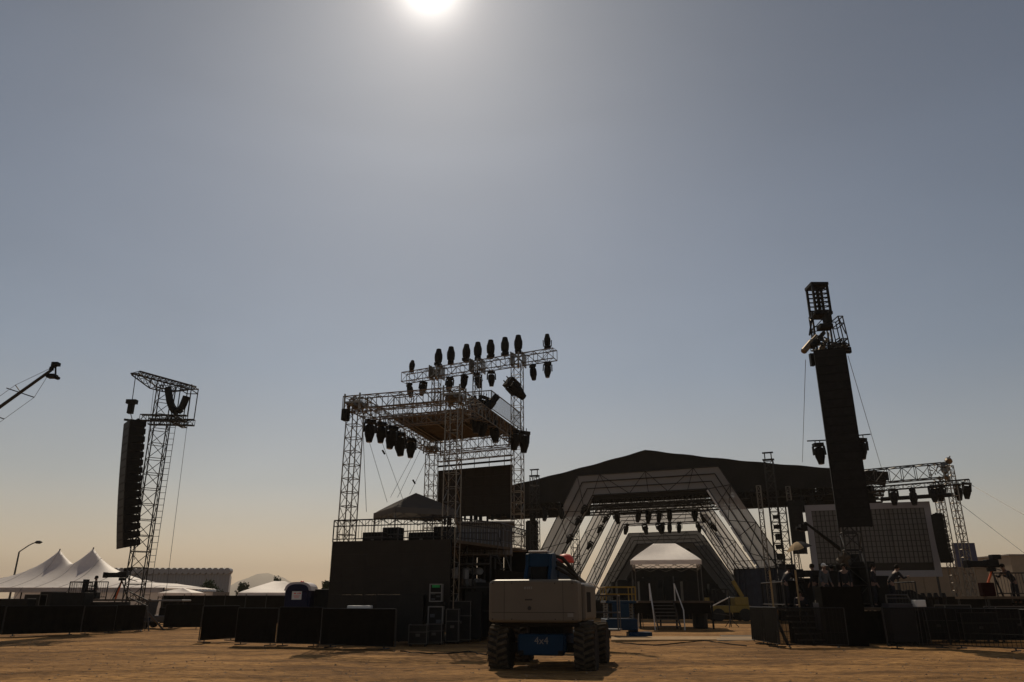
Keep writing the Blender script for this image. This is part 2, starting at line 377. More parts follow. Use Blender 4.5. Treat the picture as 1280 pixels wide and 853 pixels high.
# peaked tent -----------------------------------------------------
def peak_tent(name, label, Y, eave, x0, x1, peaks, depth, wall_m, seed=0):
    xa = P(x0, 750, Y).x; xb = P(x1, 750, Y).x
    t = thing(name, label, 'tent', ((xa+xb)/2, Y+depth/2, 0))
    pk = [(P(px, py, Y+depth/2)) for px, py in peaks]
    def h(x, y):
        z = eave
        e = min(x-xa, xb-x, y-Y, Y+depth-y)
        lift = 0
        for p in pk:
            dx = abs(x-p.x); dy = abs(y-p.y)
            r = max(0, 1-math.sqrt((dx/(depth*.80))**2+(dy/(depth*.5))**2))
            lift = max(lift, (p.z-eave)*(.34*r+.26*r**2.2+.40*r**6))
        base = .55*min(1, max(0, e)/(depth*.25))
        return z+max(lift, base)
    nu, nv = 90, 40
    MB().grid(lambda u, v: (xa+(xb-xa)*u, Y+depth*v, h(xa+(xb-xa)*u, Y+depth*v)), nu, nv).build('canopy', M['tentwhite'], t, smooth=True)
    k_ = 0; x = xa+1.1
    while x < xb-.5:
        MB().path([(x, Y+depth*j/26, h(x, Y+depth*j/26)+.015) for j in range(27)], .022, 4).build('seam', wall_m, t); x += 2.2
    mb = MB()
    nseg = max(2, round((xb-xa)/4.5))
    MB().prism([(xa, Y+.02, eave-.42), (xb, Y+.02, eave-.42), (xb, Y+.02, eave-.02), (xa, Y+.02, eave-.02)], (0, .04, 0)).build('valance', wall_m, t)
    for i in range(nseg+1):
        x = xa+(xb-xa)*i/nseg
        MB().tube((x, Y+.15, 0), (x, Y+.15, eave), .06, 6).build('pole', M['blackmetal'], t)
        MB().tube((x, Y+.1, eave), (x, Y-2.2, 0), .02, 4).build('guy_rope', M['rope'], t)
    for p in pk: MB().tube((p.x, p.y, 0), (p.x, p.y, p.z+.05), .06, 6).build('centre_pole', M['steel'], t)
    return t, xa, xb
t, xa, xb = peak_tent('marquee_tent', 'large white marquee with two sharp peaks behind the left barriers', 72, 2.75, -95, 202, [(75, 687), (117, 685)], 13, M['tentwall'])
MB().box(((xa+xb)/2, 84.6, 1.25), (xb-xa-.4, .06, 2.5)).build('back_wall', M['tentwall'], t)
def popup(name, label, c, w, dp, eave, top, rz, m, z0=0, ridge=0, wallm=None, grp=None):
    t = thing(name, label, 'canopy tent', (c[0], c[1], z0), grp)
    Q = Matrix.Rotation(rz, 3, 'Z'); o = V((c[0], c[1], 0))
    q = lambda x, y, z: Q @ V((x, y, 0))+o+V((0, 0, z))
    cs = [(-w/2, -dp/2), (w/2, -dp/2), (w/2, dp/2), (-w/2, dp/2)]
    mb = MB(); n = 8
    apex = [(-ridge/2, 0), (ridge/2, 0)]
    for k in range(4):
        a, b = cs[k], cs[(k+1) % 4]
        pa = apex[0] if a[0] < 0 else apex[1]; pb = apex[0] if b[0] < 0 else apex[1]
        def fn(u, v, a=a, b=b, pa=pa, pb=pb):
            x0 = a[0]+(b[0]-a[0])*u; y0 = a[1]+(b[1]-a[1])*u; x1 = pa[0]+(pb[0]-pa[0])*u; y1 = pa[1]+(pb[1]-pa[1])*u
            return q(x0+(x1-x0)*v, y0+(y1-y0)*v, eave+(top-eave)*(v**.92)-.10*math.sin(PI*v)*math.sin(PI*u))
        mb.grid(fn, n, n)
    mb.build('canopy', m, t, smooth=False)
    mb = MB()
    for k in range(4):
        a, b = V((*cs[k], 0)), V((*cs[(k+1) % 4], 0)); nrm_ = (b-a).cross(V((0, 0, 1))).normalized()*.02
        def fn(u, v, a=a, b=b, n_=nrm_):
            p = a.lerp(b, u)+n_*(1+math.sin(u*25)*.6); return q(p.x, p.y, eave+.01-.27*v)
        mb.grid(fn, 14, 1)
    mb.build('valance', m, t)
    for x, y in cs: MB().box(q(x*.98, y*.98, (z0+eave)/2), (.05, .05, eave-z0), rz).build('leg', M['bulk'], t)
    mb = MB()
    for k in range(4):
        a, b = cs[k], cs[(k+1) % 4]; N = 4
        for i in range(N):
            u0, u1 = i/N, (i+1)/N; pa = [a[j]*.98+(b[j]-a[j])*.98*u0 for j in (0, 1)]; pb = [a[j]*.98+(b[j]-a[j])*.98*u1 for j in (0, 1)]
            mb.tube(q(*pa, eave-.1), q(*pb, eave-.5), .015, 4); mb.tube(q(*pa, eave-.5), q(*pb, eave-.1), .015, 4)
    mb.build('scissor_frame', M['bulk'], t, kind='stuff')
    return t, q
a = P(216, 736, 68); popup('canopy_tent', 'little white pointed tent right of the marquee', (a.x, 70), 2.9, 2.9, 2.25, P(211, 735, 70).z, 0, M['tentwhite'])
a = P(337, 728, 63)
t, q = popup('canopy_tent', 'white canopy tent with window walls left of the portable toilet', (a.x+.2, 65.0), 5.3, 5.5, P(300, 741, 62).z, P(337, 726.5, 64.5).z, R(8), M['tentwhite'], ridge=.9)
for (x0, x1, nm, mm) in ((-2.6, -.2, 'side_wall', M['tentdark']), (-.2, .8, 'wall_panel', M['tentwhite']), (.8, 2.6, 'window_wall', M['tentdark'])):
    MB().prism([q(x0, -2.65, .05), q(x1-.04, -2.65, .05), q(x1-.04, -2.65, 2.05), q(x0, -2.65, 2.05)], (0, .03, 0)).build(nm, mm, t)

# far black fence
fl = thing('screened_fence', 'long black screened fence low in front of the far buildings', 'fence', (P(260, 750, 58).x, 58, 0))
xa, xb = P(204, 750, 58).x, P(436, 750, 58).x; k = 9
for i in range(k):
    x0 = xa+(xb-xa)*i/k; x1 = xa+(xb-xa)*(i+1)/k
    MB().box(((x0+x1)/2, 58, 1.02), (x1-x0-.06, .04, 1.9)).build('scrim_panel', M['scrim'], fl)
    MB().tube((x0, 58, 0), (x0, 58, 2.05), .035, 6).build('post', M['steel'], fl)

# portable toilet
c = P(371, 752, 34.2); c.z = 0
t = thing('portable_toilet', 'dark blue portable toilet with pale domed roof and white notice', 'toilet', (c.x, 34.2, 0)); hb = 2.12
MB().box(c+V((0, .6, .1)), (1.2, 1.2, .2)).build('base', M['blackmetal'], t)
MB().box(c+V((0, .6, 1.15)), (1.12, 1.12, 1.9)).build('wall', M['potty'], t, .03)
mb = MB()
def dome(u, v):
    x = -.60+1.2*u; z = hb-.12+.40*math.sqrt(max(0, 1-(abs(x)/.602)**3.2)); return (c.x+x, c.y-.02+1.24*v, z)
mb.grid(dome, 20, 4); mb.prism([(c.x-.60+1.2*i/20, c.y-.02, dome(i/20, 0)[2]) for i in range(21)], (0, .03, 0)); mb.prism([(c.x-.60+1.2*i/20, c.y+1.19, dome(i/20, 0)[2]) for i in range(21)], (0, .03, 0))
mb.build('roof', M['domeplast'], t)
mb = MB(); mb.prism([(c.x-.5+1.0*i/16, c.y-.045, hb-.14+.33*math.sqrt(max(0, 1-(abs(-.5+i/16)/.502)**3))) for i in range(17)], (0, .02, 0)); mb.build('door_arch', M['potty'], t)
d_ = MB().box(c+V((0, .015, 1.1)), (.86, .05, 1.8)).build('door', M['potty'], t, .01)
MB().box(c+V((.34, -.03, 1.1)), (.05, .06, .12)).build('handle', M['blackmetal'], d_)
n_ = MB().box(c+V((-.02, -.02, 1.86)), (.42, .02, .38)).build('notice', M['white'], t)
mb = MB()
for i, (dx, w) in enumerate(((-.1, .1), (.03, .05), (.12, .08))): mb.box(c+V((dx, -.034, 1.93)), (w, .005, .04))
for i in range(3): mb.box(c+V((-.02, -.034, 1.85-.05*i)), (.28-.04*i, .005, .015))
mb.build('print', M['red'], n_, kind='stuff')
MB().lathe(c+V((0, .6, hb+.22)), [(.07, 0), (.08, .1), (.02, .13)], n=10).build('vent_cap', M['red'], t)
MB().box(c+V((.95, 1.1, 1.06)), (.72, .9, 2.1)).build('toilet_side_box', M['blackmetal'], None, .02)  # added black box, drawn as the toilet's dark right side
tag(C.objects['toilet_side_box'], 'plain black box added as the dark right side of the portable toilet', 'cabinet')

# ------------------------------------------------------------------ barriers
def barrier_proto(w=2.3, h=1.38, scrim=True):
    t = thing('crowd_barrier', '', 'barrier', (0, 0, 0)); mb = MB()
    mb.path([(-w/2, 0, .12), (-w/2, 0, h), (w/2, 0, h), (w/2, 0, .12), (-w/2, 0, .12)], .024, 6); mb.build('frame', M['steel'], t)
    n = 17; mb = MB()
    for i in range(1, n): mb.tube((-w/2+w*i/n, 0, .12), (-w/2+w*i/n, 0, h), .009, 4, caps=False)
    mb.tube((-w/2, 0, .55), (w/2, 0, .55), .012, 4)
    mb.build('bars', M['steel'], t, kind='stuff')
    for s in (-1, 1):
        mb = MB(); mb.tube((s*w*.36, -.32, .03), (s*w*.36, .32, .03), .022, 6); mb.tube((s*w*.36, 0, .03), (s*w*.36, 0, .14), .022, 6); mb.build('foot', M['steel'], t)
    if scrim:
        mb = MB()
        def fn(u, v): x = -w/2+.02+(w-.04)*u; return (x, -.028-.012*math.sin(u*40)*(1-v), .13+(h-.13)*v+(.012*math.sin(u*9)*(1-v)))
        mb.grid(fn, 20, 3); mb.build('scrim', M['scrim' if scrim == 1 else 'meshscrim'], t)
    return t
BP = {1: [barrier_proto(scrim=1), False], 2: [barrier_proto(scrim=2), False], 0: [barrier_proto(scrim=0), False]}
def put_barrier(p0, p1, label, group, scrim=True):
    c = (V(p0)+V(p1))/2; a = math.atan2(p1[1]-p0[1], p1[0]-p0[0])
    pr = BP[scrim]
    if not pr[1]: o = pr[0]; pr[1] = True
    else: o = copy_tree(pr[0])
    o.location = (c.x, c.y, 0); o.rotation_euler = (0, 0, a); o['label'] = label; o['group'] = group
    o.scale.x = (V(p1)-V(p0)).length/2.34; o.scale.z = random.uniform(.97, 1.03); o.rotation_euler.z += random.uniform(-.03, .03); o.rotation_euler.x = random.uniform(-.03, .03)
    return o
def row(pts, label, group, scrim=True, w=2.34):
    made = []
    pts = [V((p[0], p[1], 0)) for p in pts]
    for a, b in zip(pts, pts[1:]):
        n = max(1, round((b-a).length/w))
        for i in range(n): made.append(put_barrier(a.lerp(b, i/n), a.lerp(b, (i+1)/n), label, group, scrim))
    if len(made) > 1:
        for k, o in enumerate(made): o['label'] = label+', %s from left' % ['first', 'second', 'third', 'fourth', 'fifth', 'sixth', 'seventh', 'eighth'][k]
row([G(-60, 798), G(0, 796.5), G(100, 793.5), G(178, 790)], 'black draped crowd barrier in the far left row under the marquee', 'far left row of barriers')
row([G(203, 787), G(252, 786.5)], 'black draped crowd barrier in the set back row left of the toilet', 'set back row of barriers')
row([G(247, 804.5), G(295, 801)], 'single black draped barrier angled at the left end of the middle row', 'end barrier of the middle row')
row([G(293, 806.5), G(400, 809.5), G(494, 813)], 'black draped crowd barrier in the middle row before the video wall', 'middle row of barriers')
row([G(941, 803), G(975, 810)], 'black draped barrier angled at the left end of the right row', 'corner barrier of the right row')
row([G(975, 810), G(1062, 811)], 'see through mesh barrier before the steps and grey cabinets', 'open barriers before the steps', 2)
row([G(1110, 812), G(1190, 811)], 'see through mesh barrier right of the tall black box', 'open barriers right of black box', 2)
row([G(1190, 811), G(1285, 816), G(1340, 820)], 'black draped crowd barrier at the far right of the right row', 'right row of barriers', 2)

ORD = ['first', 'second', 'third', 'fourth', 'fifth', 'sixth', 'seventh', 'eighth', 'ninth', 'tenth', 'eleventh', 'twelfth']
# ------------------------------------------------------------------ generic gear
def case_box(name, label, cat, c, d, rz, m, feet=True, group=None, bars=True):
    t = thing(name, label, cat, (c[0], c[1], c[2]), group, rz)
    w, dp, h = d; z0 = .1 if feet else 0
    # built in local space
    def b(mb, nm, mm, bev=0): o = mb.build(nm, mm, None, bev, org=(0, 0, 0)); o.parent = t; return o
    b(MB().box((0, 0, z0+h/2), (w, dp, h)), 'body', m, .015)
    if bars:
        mb = MB()
        for x in (-1, 1):
            for y in (-1, 1): mb.box((x*w/2, y*dp/2, z0+h/2), (.035, .035, h+.01))
        for z in (z0, z0+h*.62, z0+h):
            mb.box((0, -dp/2, z), (w, .03, .03)); mb.box((-w/2, 0, z), (.03, dp, .03)); mb.box((w/2, 0, z), (.03, dp, .03))
        b(mb, 'edge_trim', M['bulk'])
        b(MB().box((0, -dp/2-.012, z0+h*.45), (.16, .025, .10)), 'handle', M['bulk'])
    if feet:
        for x in (-1, 1):
            for y in (-1, 1): b(MB().lathe((x*w*.42-.03, y*dp*.4, .05), [(.045, 0), (.05, .01), (.05, .05), (.045, .06)], (1, 0, 0), 10), 'caster', M['rubber'])
    return t
def line_array(name, label, top, n, w, dp, h, face, curve, hook_to=None, group=None):
    """speaker boxes hung in a slightly curved column; face = horizontal unit vector the fronts look along"""
    t = thing(name, label, 'speaker array', (top.x, top.y, top.z-n*h), group)
    f = V((face[0], face[1], 0)).normalized(); s = V((f.y, -f.x, 0)); p = V(top)+f*dp/2; ang = curve[0]
    for i in range(n):
        ang = curve[0]+(curve[1]-curve[0])*(i/(n-1))**1.6
        fd = (f*math.cos(ang)-V((0, 0, 1))*math.sin(ang)); dn = -(f*math.sin(ang)+V((0, 0, 1))*math.cos(ang))
        c = p+dn*h/2-fd*dp/2; fh, rh = h*.50, h*(.34 if curve[1] < R(5) or n == 16 else .30)
        pts = [c+fd*dp/2-dn*fh, c+fd*dp/2+dn*fh, c-fd*dp/2+dn*rh, c-fd*dp/2-dn*rh]
        mb = MB(); mb.prism([q-s*w/2 for q in pts], s*w)
        b_ = mb.build('speaker_box', M['speaker'], t)
        mb = MB()
        for sg in (-1, 1): mb.box(c-fd*(dp/2-.1)+s*sg*(w/2-.04), (.05, .05, h*1.1))
        mb.box(c+fd*(dp/2+.012), (w*.9, .01, h*.8), m=Matrix((s, fd, -dn)).transposed())
        mb.build('grille_and_links', M['blackmetal'], b_, kind='stuff')
        p = p+dn*h
    mb = MB(); mb.bar(V(top)-f*dp*.7+V((0, 0, .08)), V(top)+f*dp*.7+V((0, 0, .08)), .12, .1); mb.bar(V(top)-s*w*.45+V((0, 0, .06)), V(top)+s*w*.45+V((0, 0, .06)), .08, .08)
    mb.build('bumper_frame', M['blackmetal'], t)
    if hook_to is not None: MB().tube(V(top)+V((0, 0, .1)), hook_to, .02, 5).build('chain', M['steel'], t)
    return t
# moving-head lamp prototype: hangs under local origin (base at z=0, head below)
def mover_proto(seed=0):
    t = thing('moving_head_light', '', 'stage light')
    def b(mb, nm, mm, sm=False): o = mb.build(nm, mm, None, 0, sm, org=(0, 0, 0)); o.parent = t; return o
    b(MB().box((0, 0, -.08), (.40, .30, .14)), 'base', M['blackmetal'])
    mb = MB(); mb.tube((-.1, 0, 0), (-.1, 0, .12), .02, 6); mb.tube((.1, 0, 0), (.1, 0, .12), .02, 6); b(mb, 'clamp', M['steel'])
    for s in (-1, 1):
        mb = MB(); mb.prism([(s*.21, -.07, -.14), (s*.21, .07, -.14), (s*.23, .05, -.52), (s*.23, -.05, -.52)], (s*.05, 0, 0)); b(mb, 'yoke_arm', M['blackmetal'])
    h = b(MB().lathe((0, 0, -.25), [(.12, .06), (.185, 0), (.205, -.2), (.20, -.36), (.155, -.50), (.12, -.66)], n=14), 'head', M['speaker'], False)
    o = MB().lathe((0, 0, -.905), [(.10, 0), (.105, -.01), (.09, -.02)], n=14).build('lens', M['lens'], None, org=(0, 0, 0)); o.parent = h
    return t
mp_ = [mover_proto(), False]
def mover(p, label, group, rot=(0, 0, 0), sc=1.0):
    if not mp_[1]: o = mp_[0]; mp_[1] = True
    else: o = copy_tree(mp_[0])
    o.location = p; o.rotation_euler = rot; o.scale = (sc,)*3; o['label'] = label; o['group'] = group
    return o

# ------------------------------------------------------------------ left delay tower
T = V((-19.35, 40.2, 0)); yaw = R(20)
t = thing('delay_tower', 'tall slender lattice tower at left with a speaker array hanging beside it', 'tower', T)
truss_part('mast', t, M['steel'], T, T+V((0, 0, 12.9)), .80, .80, .80, .032, .018, yaw=R(38))
hl, hr = V((-20.4, 38.6, 13.3)), V((-18.6, 41.7, 13.3))
ax = (hr-hl).normalized(); sd = V((-ax.y, ax.x, 0))
# roof beam: flat top frame, tapering underside
ch, lc = MB(), MB()
N = 9; lowz = lambda u: 12.75 if .33 < u < .62 else (13.22-.47*max(0, u)/.33 if u <= .33 else 13.22-.47*(1-u)/.38)
for s in (-1, 1):
    ch.tube(hl+sd*s*.38, hr+sd*s*.38, .045, 6)
prev = None
for i in range(N+1):
    u = i/N; p = hl.lerp(hr, u); lo = V((p.x, p.y, lowz(u)-.02))
    for s in (-1, 1):
        lc.tube(p+sd*s*.38, lo+sd*s*.3, .022, 4)
        if prev: ch.tube(prev[1]+sd*s*.3, lo+sd*s*.3, .035, 5); lc.tube(prev[0]+sd*s*.38, lo+sd*s*.3, .022, 4); lc.tube(prev[0]+sd*s*.38, p-sd*s*.38, .02, 4)
    lc.tube(p-sd*.38, p+sd*.38, .022, 4); lc.tube(lo-sd*.3, lo+sd*.3, .022, 4); prev = (p, lo)
o = ch.build('head_beam', M['steel'], t); lc.build('lacing', M['steel'], o, kind='stuff')
# service platform with outriggers
zc = 11.05
for d0, d1 in (((-.9, -.5), (1.6, -.5)), ((-.9, .5), (1.6, .5))):
    truss_part('outrigger', t, M['steel'], T+V((d0[0], d0[1], zc)), T+V((d1[0], d1[1], zc-.05)), .25, .32, .35, .03, .016)
truss_part('outrigger', t, M['steel'], T+V((.95, -.9, zc-.1)), T+V((.95, .9, zc-.1)), .25, .32, .35, .03, .016)
mb = MB(); bx0, bx1, by = 1.0, 1.6, .45
for x in (bx0, bx1):
    for y in (-by, by): mb.tube(T+V((x, y, zc+.1)), T+V((x, y, zc+1.9)), .03, 5)
for z in (1.85, 1.6):
    mb.path([T+V((bx0, -by, zc+z)), T+V((bx1, -by, zc+z)), T+V((bx1, by, zc+z)), T+V((bx0, by, zc+z)), T+V((bx0, -by, zc+z))], .028, 5)
mb.build('basket_frame', M['steel'], t)
mb = MB(); pts = [(.30, 1.7), (.40, 1.35), (.52, .95), (.68, .62), (.86, .40), (1.05, .35), (1.22, .5), (1.32, .85), (1.40, 1.2)]
for (a0, a1), (b0, b1) in zip(pts, pts[1:]):
    mb.tube(T+V((a0, -.45, zc+a1)), T+V((b0, -.45, zc+b1)), .20, 8)
mb.build('cable_loom', M['blackmetal'], t)
mb = MB(); lx, ly = .80, -.35
for s in (-1, 1): mb.tube(T+V((lx+s*.2, ly, 0)), T+V((lx+s*.2, ly, zc)), .016, 4)
mb.build('ladder', M['bulk'], t)
mb = MB()
for i in range(34): mb.tube(T+V((lx-.2, ly, .3+i*.32)), T+V((lx+.2, ly, .3+i*.32)), .013, 4)
mb.build('ladder_rung', M['bulk'], t, kind='stuff')
mb = MB()
for s in ((-1, -1), (1, -1), (1, 1), (-1, 1)):
    mb.tube(T+V((s[0]*.36, s[1]*.36, 1.4)), T+V((s[0]*1.3, s[1]*1.3, .1)), .05, 6); mb.box(T+V((s[0]*1.3, s[1]*1.3, .05)), (.5, .5, .1))
mb.build('stabiliser', M['bulk'], t)
for a, b in ((hr, P(207, 745, 41)), (P(193, 478, 39.6), P(168, 700, 38.5))): MB().tube(a, b, .012, 4).build('guy_wire', M['rope'], t)
pt = V((-20.0, 38.7, 10.55))
line_array('line_array', 'long black line array of speakers hanging from the left tower', pt, 16, 1.50, .78, .405, (-.78, -.62), (R(4), R(9)))
c = V((-20.3, 38.6, 11.5))
t = thing('chain_hoist', 'black chain hoist hanging above the left speaker array', 'hoist', c)
MB().box(c+V((0, 0, .15)), (.52, .3, .22)).build('crossbar', M['blackmetal'], t); MB().box(c+V((0, 0, -.22)), (.28, .26, .55)).build('body', M['blackmetal'], t, .03)
MB().tube(hl+V((.05, 0, -.05)), c+V((0, 0, .2)), .022, 5).build('chain', M['steel'], t); MB().tube(c+V((0, 0, -.4)), pt+V((-.15, 0, .1)), .022, 5).build('hook_chain', M['steel'], t)

for o_ in (C.objects['delay_tower'], C.objects['line_array'], C.objects['chain_hoist']):
    o_.scale = (1.13,)*3; o_.location = V((o_.location.x*1.13, o_.location.y*1.13, CAMZ+(o_.location.z-CAMZ)*1.13))

# camera crane at far left ------------------------------------------
tip = P(64, 463, 30); tail = P(-60, 552, 30)
d_ = (tail-tip).normalized(); base = tip+d_*16; base2 = V((base.x, base.y, 0))
t = thing('camera_crane', 'long dark camera crane arm reaching in from the left edge', 'camera crane', (base.x, base.y, 0))
MB().tube(base+d_*3, tip, .15, 8, .06).build('arm', M['steel'], t)
MB().tube((base.x, base.y, 0), base, .2, 10).build('column', M['blackmetal'], t)
MB().box((base.x, base.y, .25), (1.6, 1.6, .5)).build('dolly', M['blackmetal'], t, .05)
MB().box(base+d_*3, (1, .6, .6)).build('counterweight', M['blackmetal'], t, .04)
up = V((-d_.z, 0, d_.x)); up = up if up.z > 0 else -up
mbw = MB(); last = tip
for k_, u in enumerate((1.45, 2.85, 5.5, 9.0)):
    m_ = tip+d_*u; mb = MB(); mb.tube(m_, m_+up*.42, .022, 5); mb.tube(m_+V((-.42, -.3, .10)), m_+V((.42, .3, -.14)), .022, 5); mb.build('spreader', M['steel'], t)
    mbw.tube(last+up*(.42 if k_ else .1), m_+up*.42, .01, 4); mbw.tube(last+V((.42, .3, -.14)) if k_ else tip, m_+V((.42, .3, -.14)), .01, 4); last = m_
mbw.build('bracing_wire', M['rope'], t)
mb = MB(); mb.path([tip, P(65, 459, 30), P(71, 456, 30)], .09, 8); mb.box(P(70, 455.5, 30), (.26, .25, .14)); mb.build('arm_head', M['blackmetal'], t)
MB().tube(P(69.5, 457, 30), P(69.5, 470, 30), .035, 6).build('hanger', M['blackmetal'], t)
mb = MB(); mb.box(P(65, 470.5, 30), (.34, .3, .15)); mb.lathe(P(68, 472, 30), [(.06, 0), (.08, .16), (.06, .22)], (1, 0, -.2), 10); mb.build('camera', M['blackmetal'], t)

# ------------------------------------------------------------------ front-of-house tower
A, B, Cc, D = V((-7.55, 35, 0)), V((-2.67, 33.5, 0)), V((-4.97, 46, 0)), V((.32, 43.3, 0))
fy = math.atan2(B.y-A.y, B.x-A.x)
fo = thing('lighting_tower', 'large four legged truss tower with a lighting roof above the dark video wall', 'truss tower', ((A+B+Cc+D)/4))
for q_, top in ((A, 10.2), (B, 10.2), (Cc, 10.2), (D, 15.1)):
    truss_part('column', fo, M['alu'], q_, q_+V((0, 0, top)), .6, .6, .62, .030, .017, yaw=fy)
    MB().box(q_+V((0, 0, .06)), (1.3, 1.3, .12), fy).build('base_plate', M['steel'], fo)
Z1 = 10.62; zz = V((0, 0, Z1))
ua = (B-A).normalized(); ub = (Cc-A).normalized(); uc = (D-B).normalized()
for a, b in ((A-ua*.55, B+ua*.35), (B, D), (D+ua*.4, Cc), (Cc, A)):
    truss_part('roof_truss', fo, M['alu'], a+zz, b+zz, .6, .66, .6, .030, .017)
for u in (.18, .36):
    truss_part('cross_truss', fo, M['alu'], A.lerp(Cc, u)+zz, B.lerp(D, u)+zz, .5, .55, .55, .028, .015)
for q_ in (A, B, Cc, D):
    mb = MB(); mb.box(q_+zz, (.78, .78, .10), fy); 
    for sx in (-1, 1):
        for sy in (-1, 1):
            o_ = Matrix.Rotation(fy, 3, 'Z') @ V((sx*.4, sy*.4, 0)); mb.tube(q_+zz+o_-V((0, 0, .42)), q_+zz+o_+V((0, 0, .42)), .045, 6)
    for k in range(6):
        an = fy+k*PI/3; mb.lathe(q_+zz+V((math.cos(an)*.36, math.sin(an)*.36, -.1)), [(.13, 0), (.13, .06)], (math.cos(an), math.sin(an), .3), 8)
    mb.build('sleeve_block', M['alu'], fo)
# deck planks
L0, R0 = .42, .50
def dk(u, v, z): return A.lerp(Cc, u).lerp(B.lerp(D, u*.98+.03), v)+V((0, 0, z))
npl = 9
for i in range(npl):
    u0 = L0+(1.0-L0)*i/npl; u1 = L0+(1.0-L0)*(i+.96)/npl
    MB().prism([dk(u0, -.02, 11.0), dk(u0, 1.03, 11.0), dk(u1, 1.03, 11.0), dk(u1, -.02, 11.0)], (0, 0, .09)).build('deck_board', M['ply'], fo)
for v in (.12, .37, .63, .88): MB().bar(dk(L0, v, 10.93), dk(1, v, 10.93), .08, .12).build('joist', M['alu'], fo)
def railing(parent, pts, z, h, m, pitch=.14, top_truss=False, name='railing'):
    ms = MB(); mbal = MB()
    for a, b in zip(pts, pts[1:]):
        a = V((a[0], a[1], z)); b = V((b[0], b[1], z)); H = V((0, 0, h)); ln = (b-a).length
        ms.tube(a+H, b+H, .03, 6); ms.tube(a+V((0, 0, .12)), b+V((0, 0, .12)), .025, 6); ms.tube(a, a+H, .03, 6); ms.tube(b, b+H, .03, 6)
        n = max(2, round(ln/pitch))
        for i in range(1, n): c_ = a.lerp(b, i/n); mbal.tube(c_+V((0, 0, .12)), c_+H, .011, 4, caps=False)
        if top_truss:
            ms.tube(a+H*.72, b+H*.72, .025, 5); k = max(2, round(ln/.3))
            for i in range(k): ms.tube(a.lerp(b, i/k)+H*(.72 if i % 2 else 1), a.lerp(b, (i+1)/k)+H*(1 if i % 2 else .72), .014, 4)
    o = ms.build(name, m, parent); mbal.build('baluster', m, o, kind='stuff'); return o
fr0, fr1 = dk(.45, .50, 0), dk(.47, 1.02, 0)
railing(fo, [fr0, fr1, dk(1.0, 1.03, 0)], 11.09, 1.1, M['alu'])
railing(fo, [dk(L0, .0, 0), dk(L0, .22, 0)], 11.09, 1.05, M['alu'])
# upper light bar
UL, UR = V((-6.8, 45, 14.85)), V((2.45, 40.2, 14.85))
truss_part('upper_truss', fo, M['alu'], UL, UR, .55, .6, .6, .030, .017)
def onup(px): # along upper truss
    best = min((abs((lambda p: 640+p.x/(p.y)*893)(UL.lerp(UR, k/400))-px), k/400) for k in range(401)); return UL.lerp(UR, best[1])
for px in (546, 597):
    p = onup(px); truss_part('upright', fo, M['alu'], V((p.x, p.y, 11.1)), V((p.x, p.y, 15.15)), .42, .42, .5, .026, .015, yaw=fy)
for px in (546, 597, 648):
    p = onup(px); mb = MB(); mb.box(p, (.1, .9, .75), fy+.3)
    for s in (-1, 1): mb.box(p+V((s*.34, 0, 0)), (.06, .75, .8), fy); mb.bar(p+V((-.34, -.3, -s*.35)), p+V((.34, -.3, s*.35)), .06, .06)
    mb.build('sleeve_block', M['alu'], fo)
ups = [(514, 'leftmost and tilted'), (547, 'second'), (563, 'third'), (582, 'fourth'), (597, 'fifth'), (613, 'sixth'), (631, 'seventh'), (648, 'eighth, above the tower leg'), (685, 'rightmost, at the bar end')]
for i, (px, w_) in enumerate(ups):
    p = onup(px)+V((0, 0, .42)); mover(p, 'black moving head light standing up on the top light bar, %s from left' % w_ if i not in (0, 7, 8) else 'black moving head light on top of the highest light bar, %s' % w_, 'lights standing on the top bar', (PI, R(28) if i == 0 else random.uniform(-.04, .04), PI/2+random.uniform(-.35, .35) if i < 8 else 0), .92 if i == 0 else (1.22 if i < 8 else .95))
dns = [(512, 'leftmost'), (530, 'second'), (563, 'third'), (581, 'fourth'), (596, 'fifth'), (614, 'sixth'), (666, 'seventh, right of the tower leg'), (685, 'rightmost, at the bar end')]
for i, (px, w_) in enumerate(dns):
    p = onup(px)+V((0, 0, -.42)); mover(p, 'black moving head light hanging under the highest light bar, %s' % w_, 'lights hung under the top bar', (R(random.uniform(-12, 12)), R(random.uniform(-12, 12)), random.uniform(0, 3)), 1.0)
p = P(634, 476, 41); mover(p, 'largest black stage light hanging tilted beside the right tower leg', 'large lights on the tower', (.2, R(-55), .4), 1.6)
for i, (px, py, Y, s, rt) in enumerate(((463, 529, 35.6, 1.15, 0), (477, 532, 36.8, 1.1, 0), (491, 537, 38.0, 1.25, .1), (498, 545, 39.0, 1.3, -.15), (514, 552, 41.2, 1.15, 0))):
    mover(P(px, py-4, Y), 'large black moving head light under the roof left edge, %s from left' % ('first', 'second', 'third', 'fourth', 'fifth')[i], 'lights under the left roof edge', (0, rt, R(30)), s*1.05)
for i, (px, py, Y, s) in enumerate(((596, 519, 37.5, 1.35), (606, 523, 38.2, 1.4), (616, 529, 39.3, 1.5), (644, 539, 41.5, 1.5), (656, 541, 42.2, 1.6))):
    mover(P(px, py-2, Y), 'black moving head light clustered under the roof right edge, %s from left' % ('first', 'second', 'third', 'fourth', 'fifth')[i], 'lights under the right roof edge', (R(random.uniform(-10, 10)), R(random.uniform(-14, 14)), i), s*.85)
for i, (px, py) in enumerate(((590, 497), (606, 495), (620, 497))):
    mover(P(px, py, 38.6), 'black stage light on the roof deck behind the picket railing, %s from left' % ('first', 'second', 'third')[i], 'lights behind the deck railing', (R(20*i), R(15*(i-1)), i), 1.2)
c = P(432, 519, 34.7); o = MB().box(c, (.30, .34, .55), fy).build('loudspeaker', M['speaker'], None, .02); tag(o, 'small black box loudspeaker under the left corner of the tower roof', 'loudspeaker')
